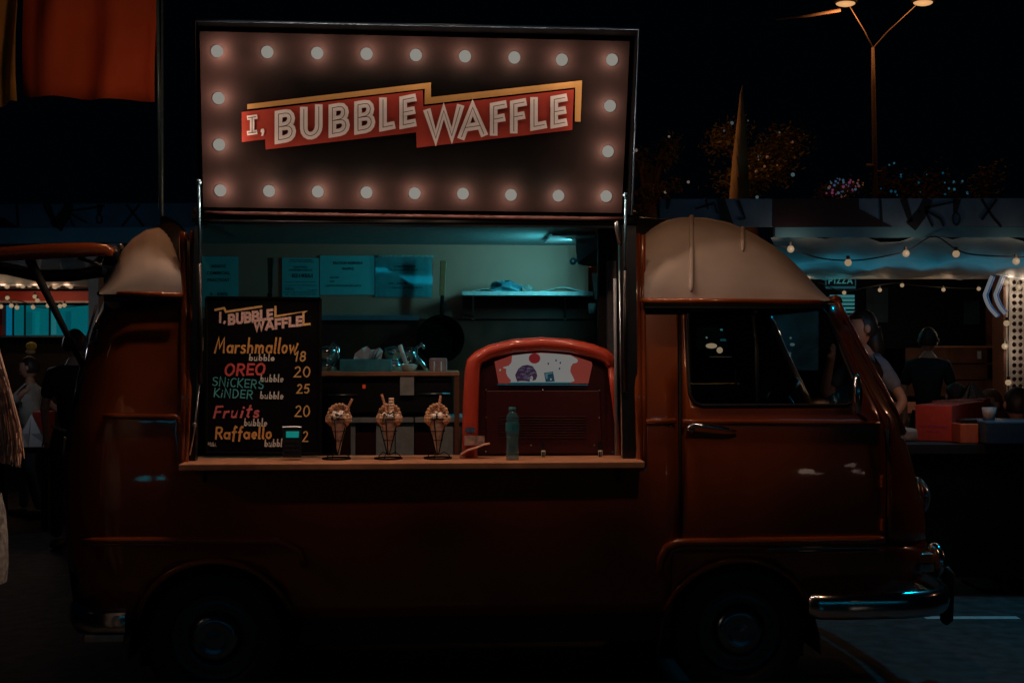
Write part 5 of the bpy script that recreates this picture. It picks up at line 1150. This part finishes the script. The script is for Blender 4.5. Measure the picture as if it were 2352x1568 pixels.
# benches for the seated people
for px, D, y, lab in ((2197, 10.45, 930, 'dark low bench carrying the seated person behind the red box'), (2277, 9.45, 960, 'dark low bench carrying the long haired person'), (2338, 8.35, 960, 'dark low bench carrying the person at the right edge')):
    top = {2197: 878, 2277: 892, 2338: 888}[px]; zt_ = W(px, top, D).z - 1.7 + .82 * 1.7 / 1.75; g_ = G(px, D)
    m = MB(g_); m.box(g_.x - .3, g_.x + .3, D - .2, D + .25, zt_ - .06, zt_); m.box(g_.x - .27, g_.x - .22, D - .15, D + .2, 0, zt_ - .062); m.box(g_.x + .22, g_.x + .27, D - .15, D + .2, 0, zt_ - .062); wsolo(m, g_, 'bench', DARKIN, lab, 'bench')
    m = MB(g_); m.box(g_.x - .5, g_.x + .5, D - .62, D - .28, -.0, max(.02, zt_ - .45)); wsolo(m, g_, 'footrest_platform', DARKIN, lab.replace('dark low bench carrying', 'low dark step under'), 'step')
# grey pointed cloth
q = W(2225, 928, 9.0); m = MB(q); vs_ = []
tip = W(2231, 873, 9.0)
ringp = [W(x, y, d) for x, y, d in ((2188, 932, 8.9), (2215, 936, 8.75), (2250, 936, 8.8), (2282, 930, 9.0), (2262, 920, 9.3), (2210, 920, 9.3))]
for i in range(6):
    a_, c_ = ringp[i], ringp[(i + 1) % 6]; m.add([tip, tip.lerp(a_, .5) + Vector((.01, 0, -.02)), tip.lerp(c_, .5), a_, c_], [(0, 1, 2), (1, 3, 4, 2)])
wsolo(m, q, 'folded_cloth', mat('grey_cloth', (.2, .23, .23), .8, noise=.4, nscale=30), 'grey speckled cloth folded to a point above the red boxes', 'cloth')
# boxes and table at the right
b = G(2200, 8.0); e = empty('long_table', b, 'long dark table carrying the red boxes at the right', 'table')
zt5 = W(2200, 1018, 7.6).z
m = MB(b); m.box(W(2040, 1000, 7.6).x, W(2450, 1000, 7.6).x, 7.55, 8.9, zt5 - .06, zt5 - .003); m.build('tabletop', DARKIN, e)
m = MB(b); m.box(W(2060, 1000, 7.6).x, W(2450, 1000, 7.6).x, 7.6, 7.63, .12, zt5 - .061); m.build('skirt', DK, e)
for x_ in (2070, 2300):
    for y_ in (7.7, 8.8):
        m = MB(b); v_ = W(x_, 1000, y_); m.box(v_.x, v_.x + .05, y_, y_ + .05, 0, zt5 - .061); m.build('leg', DARKIN, e)
RB = mat('red_cardboard', (.5, .06, .05), .6, noise=.1); 
def isobox(xl, xm, xr2, yt, yb, D, depth, label, m_=RB):
    # box turned so that its corner edge is at xm
    zb_ = zt5; a_ = W(xl, yt, D + depth * .15); c_ = W(xm, yt, D); d_ = W(xr2, yt, D + depth); zt_ = W(xm, yt, D).z
    A_ = Vector((a_.x, a_.y, zb_)); B_ = Vector((c_.x, c_.y, zb_)); C_ = Vector((d_.x, d_.y, zb_)); E_ = A_ + (C_ - B_)
    q = (A_ + C_) / 2; mb = MB(q); up = Vector((0, 0, zt_ - zb_)); mb.hexa([A_, B_, C_, E_], [v_ + up for v_ in (A_, B_, C_, E_)])
    return wsolo(mb, q, 'red_box', m_, label, 'box', bevel=.004), A_ , B_, up, q
o, A_, B_, up, q = isobox(2102, 2186, 2262, 931, 1020, 7.75, .75, 'large red cardboard box with purple lettering on the table')
u_ = (B_ - A_)
for t, cy, w_, h_ in (('ParcoMezzanage', .42, .75, .055), ('Waffle', .27, .36, .045)):
    fontmesh(t, lambda x, y: (A_ + u_ * (.5 + (x)) + up * (y)) + Vector((0, -.004, 0)) - q + Vector((0, -.0, 0)), 0, cy, -h_, 'lettering', mat('purple_ink', (.35, .05, .4), .5), o, w_)
isobox(2140, 2200, 2275, 921, 930, 8.35, .5, 'second red box standing behind the large red one')
c = W(2226, 1018, 7.65); m = MB(c); a_ = W(2206, 973, 7.6); d_ = W(2248, 1018, 7.6); m.box(a_.x, d_.x, 7.6, 7.75, zt5, W(2226, 973, 7.6).z); wsolo(m, c, 'orange_carton', mat('orange_carton', (.58, .12, .05), .6), 'small orange red carton in front of the large red box', 'carton', bevel=.005)
c = W(2226, 972, 7.66); m = MB(c); a_ = W(2208, 965, 7.62); d_ = W(2245, 973, 7.62); m.box(a_.x, d_.x, 7.62, 7.72, W(2226, 972.5, 7.6).z + .001, W(2226, 964, 7.6).z); wsolo(m, c, 'phone', BLKMET, 'dark phone like slab resting on the small orange carton', 'phone', bevel=.004)
c = W(2310, 1018, 7.5); m = MB(c); a_ = W(2265, 970, 7.5); d_ = W(2450, 1018, 7.5)
m.box(a_.x, d_.x, 7.5, 7.9, zt5, W(2300, 968, 7.5).z); wsolo(m, c, 'blue_crate', mat('navy_crate', (.03, .06, .1), .5, noise=.2), 'wide navy crate at the right edge of the table', 'crate', bevel=.01)
c = W(2272, 966, 7.7); m = MB(c); m.lathe([(.035, 0), (.045, .08)], Vector((c.x, c.y, W(2300, 968, 7.5).z)), 16); wsolo(m, c, 'paper_cup', mat('dim_cup', (.4, .36, .34), .5), 'pale cup standing on the left end of the navy crate', 'cup', smooth=True)
c = W(2070, 985, 7.9); m = MB(c); m.box(W(2046, 980, 7.9).x, W(2098, 980, 7.9).x, 7.8, 8.2, zt5, W(2070, 982, 7.9).z); wsolo(m, c, 'paper_bag', mat('bag_paper', (.35, .3, .27), .7, noise=.5, nscale=12), 'crumpled pale bag at the left end of the table', 'bag', bevel=.02)
# ---- left side people and things
person(G(70, 11.2), 'child in a white T-shirt facing left with an arm stretched back', 1.5, 185, ((-.16, .1, -.2), (-.4, .16, -.38)), ((.2, .0, -.2), (.3, 0, -.1)), clo('whiteT', (.55, .58, .55)), clo('darkblue', (.03, .07, .09)), HAIRD, stride=.12)
person(G(165, 9.4), 'person in a black hooded jacket behind the open tailgate, seen from behind', 1.72, 95, DN, DN, clo('black', (.012, .016, .02)), clo('black', (.012, .016, .02)), HAIRD, lean=.1)
c = G(80, 10.4); zt6 = W(80, 1025, 10.4).z
m = MB(c); m.box(W(-60, 1000, 10.4).x, W(130, 1000, 10.4).x, 10.3, 10.9, zt6 - .05, zt6)
for x_ in (-50, 100):
    v_ = W(x_, 1000, 10.4); m.box(v_.x, v_.x + .06, 10.35, 10.42, 0, zt6 - .051); m.box(v_.x, v_.x + .06, 10.8, 10.87, 0, zt6 - .051)
wsolo(m, c, 'low_table', DARKIN, 'low dark table on the left carrying a red box and white bag', 'table')
c = W(90, 1020, 10.5); c.z = zt6; m = MB(c); a_ = W(74, 945, 10.55); d_ = W(107, 945, 10.55); m.box(a_.x, d_.x, 10.55, 10.75, zt6 + .002, a_.z); wsolo(m, c, 'red_bag', RB, 'red box shaped bag behind the white bag on the left', 'bag', bevel=.01)
q = W(75, 1020, 10.4); m = MB(q); tip = W(72, 950, 10.45); ringp = [Vector((W(x, 1020, 10.4).x, d, zt6 + .002)) for x, d in ((38, 10.35), (75, 10.32), (116, 10.36), (100, 10.52), (60, 10.52))]
for i in range(5):
    a_, c_ = ringp[i], ringp[(i + 1) % 5]; m.add([tip, tip.lerp(a_, .6), tip.lerp(c_, .6) + Vector((0, -.02, 0)), a_, c_], [(0, 1, 2), (1, 3, 4, 2)])
wsolo(m, q, 'white_bag', PAPER, 'slumped white bag in front of the red bag on the left table', 'bag')
# blonde woman at the left edge
D5 = 4.35; gb = G(-78, D5)
BL = mat('blonde_hair', (.9, .52, .38), .5, noise=.3, nscale=24)
pe = person(gb, 'woman with long blonde hair and patterned dress cut by the left edge', 1.66, 200, DN, DN, mat('patterned_dress', (.45, .4, .36), .7, noise=.6, nscale=40), mat('patterned_dress', (.4, .4, .4), .7), BL)
m = MB(gb); m.lathe([(.12, 1.02), (.135, .95), (.143, .86), (.145, .76), (.14, .7)], gb, 28, cap=False); m.build('skirt', MATS['patterned_dress'], pe, True)
rr = random.Random(11); m = MB(gb)
m.tube([W(x, y, D5) for x, y in ((-60, 800), (-32, 870), (-12, 950), (2, 1010), (10, 1050))], [.06, .07, .062, .04, .012], 12)
for k in range(520):
    f = rr.random(); x0_ = -70 + 62 * f; yb_ = 1030 + 45 * rr.random() - 25 * (1 - f); D0 = D5 + rr.uniform(-.12, .1)
    xb_ = -60 + 104 * f + rr.uniform(-5, 7)
    P = curve([(x0_, 780 + rr.uniform(0, 10)), (x0_ + 14 + 8 * f, 860), ((x0_ + xb_) / 2 + 16, 940), (xb_ + 2, 1000), (xb_ + rr.uniform(-3, 9), yb_)], 4)
    n_ = len(P); m.tube([W(x, y, D0 + .05 * math.sin(i * .4 + k)) for i, (x, y) in enumerate(P)], [.0042 * (1 - .7 * (i / n_) ** 3) for i in range(n_)], 3, cap=False)
m.build('hair_lock', BL, pe, True)['kind'] = 'stuff'
# ------------------------------------------------------------------ flags and pole top left
D6 = 6.4
def flag(x0, x1, ybl, ybr, m_, label, sd):
    q = W(x0, ybl, D6); mb = MB(q); K = 16; J = 10; vs_ = []
    for i in range(K + 1):
        x = x0 + (x1 - x0) * i / K; yb_ = ybl + (ybr - ybl) * i / K + 3 * math.sin(i * .8)
        for j in range(J + 1):
            y = -160 + (yb_ + 160) * j / J; p_ = W(x, y, D6); p_.y += .05 * math.sin(i * .9 + sd + j * .15) + .02 * math.sin(j * .6 + i * .4); vs_.append(p_)
    n_ = J + 1; mb.add(vs_, [(i * n_ + j, i * n_ + j + 1, (i + 1) * n_ + j + 1, (i + 1) * n_ + j) for i in range(K) for j in range(J)])
    o = wsolo(mb, q, 'hanging_banner', m_, label, 'banner', smooth=True); o.modifiers.new('t', 'SOLIDIFY').thickness = .003; return o
flag(46, 356, 218, 235, mat('orange_cloth', (.55, .1, .035), .8, noise=.12, nscale=3), 'large orange cloth banner hanging at the top left', 0)
flag(-120, 47, 260, 236, mat('yellow_cloth', (.5, .3, .07), .8, noise=.15, nscale=3), 'dull yellow cloth banner at the top left corner', 2)
q = G(375, D6 - .05); m = MB(q); m.tube([Vector((q.x, q.y, 0)), Vector((W(379, -160, D6).x, D6 - .05, W(379, -160, D6).z))], .007, 10); m.tube([W(360, -160, D6 - .03), W(368, 480, D6 - .03)], .009, 8)
pl = m.build('banner_pole', mat('pole_blue_grey', (.12, .25, .34), .35, .5), None, True); pl.location = q; tag(pl, 'thin blue grey pole beside the orange banner, left of the sign', 'pole')
l = light('banner_lamp', 'POINT', W(300, 60, 5.4), 5.5, (1, .45, .22), .1)
# ------------------------------------------------------------------ street lamp, mast, trees
D7 = 24.0; g_ = G(2007, D7); e = empty('street_lamp', g_, 'tall double headed street lamp with orange glow at the top right', 'street lamp')
POLE = mat('lamp_pole', (.45, .3, .22), .6, noise=.1)
m = MB(g_); m.tube([g_, W(2010, 425, D7), W(2006, 200, D7), W(2005, 110, D7)], [.07, .055, .045, .03], 10); m.build('pole', POLE, e, True)
for x, y in ((1942, 5), (2120, 3)):
    m = MB(g_); m.tube([W(2005, 112, D7), W(2005 + (x - 2005) * .3, 72, D7), W(x, y - 6, D7)], [.016, .01, .008], 8); m.build('arm', POLE, e, True)
    c = W(x, y, D7); m = MB(g_); m.ball(c + Vector((0, 0, .02)), .26, 16, 8, 0, (1, .5, .3)); m.build('lamp_head', BLKMET, e, True)
    m = MB(g_); m.ball(c - Vector((0, 0, .02)), .2, 16, 8, 0, (1, .6, .38)); m.build('lamp_glass', glow('street_lamp_glow', (.7, .36, .15)), e, True)
    l = light('street_light', 'POINT', c - Vector((0, .2, .35)), 16, (1, .4, .12), .2); 
m = MB(g_); m.tube([W(1782, 46, D7), W(1860, 36, D7), W(1930, 24, D7)], [.015, .03, .035], 8); m.build('side_arm', POLE, e, True)
m = MB(g_); m.tube([W(1990, 381, D7), W(2007, 383, D7)], .05, 8); m.build('loudspeaker', POLE, e, True)
m = MB(g_); m.hexa([W(2024, 383, D7), W(2037, 381, D7), W(2034, 427, D7), W(2019, 426, D7)], [W(2024, 383, D7 + .3), W(2037, 381, D7 + .3), W(2034, 427, D7 + .3), W(2019, 426, D7 + .3)]); m.build('flag_sleeve', mat('pale_flag', (.4, .3, .28), .6), e)
m = MB(g_); m.tube([W(2007, 395, D7), W(2024, 395, D7)], .03, 6); m.build('sleeve_arm', POLE, e)
# closed parasol
D8 = 11.0; g_ = G(1697, D8); e = empty('closed_parasol', g_, 'tall folded orange lit parasol rising behind the printed fascia', 'parasol')
m = MB(g_); rings = [(1706, 196, 1), (1703, 215, 3.5), (1703, 260, 8), (1702, 310, 13), (1700, 360, 17), (1699, 410, 20), (1698, 452, 23), (1697, 520, 24)]
vs_ = []; n_ = 22
for cx, cy, r_ in rings:
    c = W(cx, cy, D8); rr_ = r_ * .8 * D8 / F
    for k in range(n_): a = 2 * math.pi * k / n_; q_ = rr_ * (1 + .28 * (k % 2)); vs_.append(c + Vector((q_ * math.cos(a + cy * .004), q_ * math.sin(a + cy * .004), 0)))
m.add(vs_, [(i * n_ + k, i * n_ + (k + 1) % n_, (i + 1) * n_ + (k + 1) % n_, (i + 1) * n_ + k) for i in range(len(rings) - 1) for k in range(n_)]); m.build('folded_cover', mat('parasol_cloth', (.5, .28, .12), .75, noise=.2, nscale=5), e, True)
m = MB(g_); m.tube([g_, W(1697, 520, D8)], .03, 8); m.build('pole', BLKMET, e, True)
for px in (1650, 2000, 2280):
    l = light('fascia_fill', 'AREA', W(px, 560, DS - 1.2), .25, (.1, .6, 1), size=(.9, .1)); aim(l, W(px, 490, DS))  # blue area lights added to tint the right fascia
light('parasol_lamp', 'POINT', W(1480, 330, D8 + .1), 4.5, (1, .5, .2), .1)
# trees
def tree(px, D, top, bot, spread, n, label, leafm, seed, lights=0, lcols=()):
    rr = random.Random(seed); g_ = G(px, D); e = empty('tree', g_, label, 'tree'); sc = D / F
    c0 = W(px, (top + bot) / 2, D); hgt = (bot - top) * sc
    m = MB(g_); m.tube([g_, Vector((g_.x + .1, D, c0.z * .6)), c0], [.22, .16, .08], 8)
    cl = []
    for k in range(13):
        a = rr.uniform(0, 6.28); r_ = spread * sc * math.sqrt(rr.random()); z_ = rr.uniform(-.5, .5) * hgt * (1 - .4 * r_ / (spread * sc))
        q_ = c0 + Vector((r_ * math.cos(a), r_ * math.sin(a) * .6, z_)); cl.append(q_); m.tube([Vector((g_.x, D, c0.z - hgt * .5)), c0.lerp(q_, .6), q_], [.07, .04, .02], 5)
    m.build('trunk', mat('bark', (.12, .07, .045), .8), e, True)
    m = MB(g_)
    for k in range(n):
        q_ = rr.choice(cl) + Vector([rr.gauss(0, spread * sc * .17), rr.gauss(0, .4), rr.gauss(0, spread * sc * .13)]); s_ = rr.uniform(.02, .06)
        a_ = Vector([rr.uniform(-1, 1) for _ in range(3)]).normalized(); b_ = a_.orthogonal().normalized()
        m.add([q_, q_ + a_ * s_ + b_ * s_ * .4, q_ + a_ * s_ * 2, q_ + a_ * s_ - b_ * s_ * .4], [(0, 1, 2, 3)])
    m.build('crown', leafm, e)['kind'] = 'stuff'
    if lights:
        for ci, c_ in enumerate(lcols):
            m = MB(g_)
            for k in range(lights // len(lcols)):
                q_ = rr.choice(cl) + Vector([rr.gauss(0, spread * sc * .2), -.6 + rr.gauss(0, .2), rr.gauss(0, spread * sc * .16)]); m.ball(q_, rr.uniform(.012, .034), 6, 4)
            m.build('fairy_light', glow('fairy_%d_%d' % (seed, ci), c_), e)['kind'] = 'stuff'
    return e
LEAF = mat('leaf', (.14, .10, .025), .6, noise=.3)
tree(1715, 19, 285, 475, 110, 5200, 'broad leafy tree lit orange behind the folded parasol', LEAF, 4, 16, [(.1, .04, .02), (.04, .07, .08)])
tree(1490, 21, 300, 500, 60, 1500, 'dim leafy tree in the gap right of the raised sign', LEAF, 5, 4, [(.12, .09, .07)])
tree(1925, 26, 415, 480, 42, 900, 'small far tree dotted with pink and blue fairy lights', LEAF, 6, 44, [(.1, .02, .05), (.02, .05, .11), (.08, .03, .02), (.03, .06, .08)])
tree(2110, 27, 395, 475, 100, 1800, 'far tree with cyan fairy lights right of the street lamp', LEAF, 8, 26, [(.01, .06, .09), (.0, .04, .07)])
tree(2268, 22, 360, 470, 30, 500, 'slim dim tree at the right with bare trunk', LEAF, 9)
light('tree_lamp', 'POINT', W(1640, 300, 16.5), 28, (1, .42, .12), .2)
# distant dark backdrop
m = MB(); m.box(-40, 40, 45, 46, 0, 3.2); o = m.build('far_wall', DK, None); tag(o, 'dark far building line closing the square behind the stalls', 'building')
# ------------------------------------------------------------------ unseen lamps that light the scene, some added as fill
def post_lamp(loc, head, label, col, power, tgt, spot):
    e = empty('floodlight', loc, label, 'floodlight'); q = Vector(loc); h = Vector(head)
    m = MB(q); m.tube([q, Vector((q.x, q.y, h.z)), h], .04, 8); m.build('mast', BLKMET, e, True)
    m = MB(q); m.box(h.x - .16, h.x + .16, h.y - .06, h.y + .06, h.z - .03, h.z + .05); m.build('lamp_housing', BLKMET, e, bevel=.01)
    m = MB(q); m.box(h.x - .13, h.x + .13, h.y - .05, h.y + .05, h.z - .036, h.z - .031); m.build('led_panel', mat('led_' + str(int(power)), (.1, .1, .1), .5, emit=tuple(c * .5 for c in col), es=1, noise=0), e)
    l = light('flood', 'SPOT', h - Vector((0, 0, .06)), power, col, .09, spot=spot); aim(l, tgt)
post_lamp((3.9, 7.4, 0), (3.5, 7.3, 3.6), 'cyan LED floodlight mast right of the truck, out of frame', (.0, .55, .85), 80, Vector((2.3, 6.1, 0)), 70)
post_lamp((-2.6, -1.2, 0), (.0, 4.6, 6.0), 'warm lamp mast beside the camera, arm reaching over the truck', (1, .5, .24), LIT['FLOOD'] * 1.0, Vector((.0, 5.2, 1.9)), 60)

post_lamp((-4.9, 4.0, 0), (-4.3, 4.1, 2.8), 'added warm lamp mast left of the truck, unseen, to brighten the woman', (1, .5, .34), 30, Vector((-1.95, 4.3, 1.35)), 30)  # added out of view to brighten the woman's hair
post_lamp((5.9, 6.0, 0), (5.2, 5.9, 2.5), 'warm lamp mast right of the truck nose, out of frame', (1, .42, .24), 22, Vector((2.1, 6.0, 1.2)), 30)
for x_ in (-.75, 0, .75):
    pass
e = empty('added_lamp_bar', Vector((-3.4, 3.7, 0)), 'added bar of three unseen spotlights brightening the counter', 'added lamp bar'); q = Vector((-3.4, 3.7, 0))  # spotlights added out of view as warm frontal fill
m = MB(q); m.tube([q, Vector((-3.4, 3.65, 3.0)), Vector((1.6, 3.65, 3.0))], .03, 8); m.build('mast', BLKMET, e, True)
for x_ in (-.75, 0, .75):
    h = Vector((x_, 3.6, 2.9)); tg_ = MV @ Vector((x_ + .05, .3, 1.45))
    m = MB(q); m.lathe([(.05, .06), (.06, 0), (.075, -.08)], h, 16, cap=False); m.build('lamp_shade', BLKMET, e, True)
    l = light('counter_fill_spot', 'SPOT', h - Vector((0, 0, .1)), LIT['SPOT'], (1, .6, .4), .05, spot=38); aim(l, tg_)
# unseen stall added behind the camera; its glowing balls supply the paint's reflections
def mirrored(px, py, yl):
    p = VS(px, py); n = (body(p.x + .01, p.z) - body(p.x - .01, p.z)).cross(body(p.x, p.z + .01) - body(p.x, p.z - .01)).normalized()
    d = (p - CL).normalized(); r_ = d - 2 * d.dot(n) * n; w = MV @ p; r_ = MV.to_3x3() @ r_; t = (yl - w.y) / r_.y; return w + r_ * t
b = Vector((0, -1.6, 0)); e = empty('added_stall', b, 'added unseen stall behind the camera, every lantern row whose lights mirror in the truck', 'stall')
m = MB(b); m.box(-4.5, 6.5, -2.6, -1.9, 0, .22); m.box(-4.5, 6.5, -2.65, -2.6, .22, 2.6); m.build('stall_counter', DARKIN, e); m = MB(b); m.tube([(-4.5, -1.8, 2.45), (7.5, -1.8, 2.45)], .05, 8); m.build('added_cyan_tube', mat('added_cyan_tube', (.1, .1, .1), .5, emit=(0, .55, .85), es=1, noise=0), e)  # cyan tube added for blue reflections on bumper and rims
for i, (px, py, r_, sx, c_) in enumerate(((1800, 1106, .05, 2.4, (1.2, .8, .6)), (1825, 1096, .05, 2.2, (1.4, 1, .8)), (1850, 1083, .08, 1.3, (1.6, 1.15, .9)), (1876, 1090, .05, 2, (1.2, .8, .65)), (1958, 1068, .06, 1.2, (1, .7, .6)), (1972, 1082, .05, 1.3, (1, .7, .6)), (2000, 1090, .07, 1.4, (1.5, 1, .8)),
        (345, 1100, .1, 1.6, (0, .8, 1)), (372, 1118, .04, 2.2, (0, .5, .8)), (400, 1130, .035, 3, (0, .6, 1)), (960, 1122, .06, 2, (0, .12, .25)), (1000, 1126, .04, 3, (0, .1, .22)), (1060, 1128, .04, 3, (0, .1, .2)), (1120, 1126, .04, 3, (0, .12, .22)), (1230, 1129, .04, 3, (0, .08, .16)), (1700, 1100, .04, 2, (0, .1, .22)), (1888, 948, .13, 1, (.9, .38, .2)), (1920, 950, .13, 1, (.9, .38, .2)))):
    c = mirrored(px, py, -1.6); m = MB(b); m.ball(c, r_, 12, 8, 0, (sx, 1, 1)); m.build('glint_ball', mat('glint_ball_%d' % i, (.1, .1, .1), .5, emit=c_, es=1, noise=0), e, True)
    if c.z > .25: MB(b).tube([Vector((c.x, c.y - .35, 2.5)), c + Vector((0, 0, r_))], .006, 5).build('glint_ball_cord', BLACK, e)
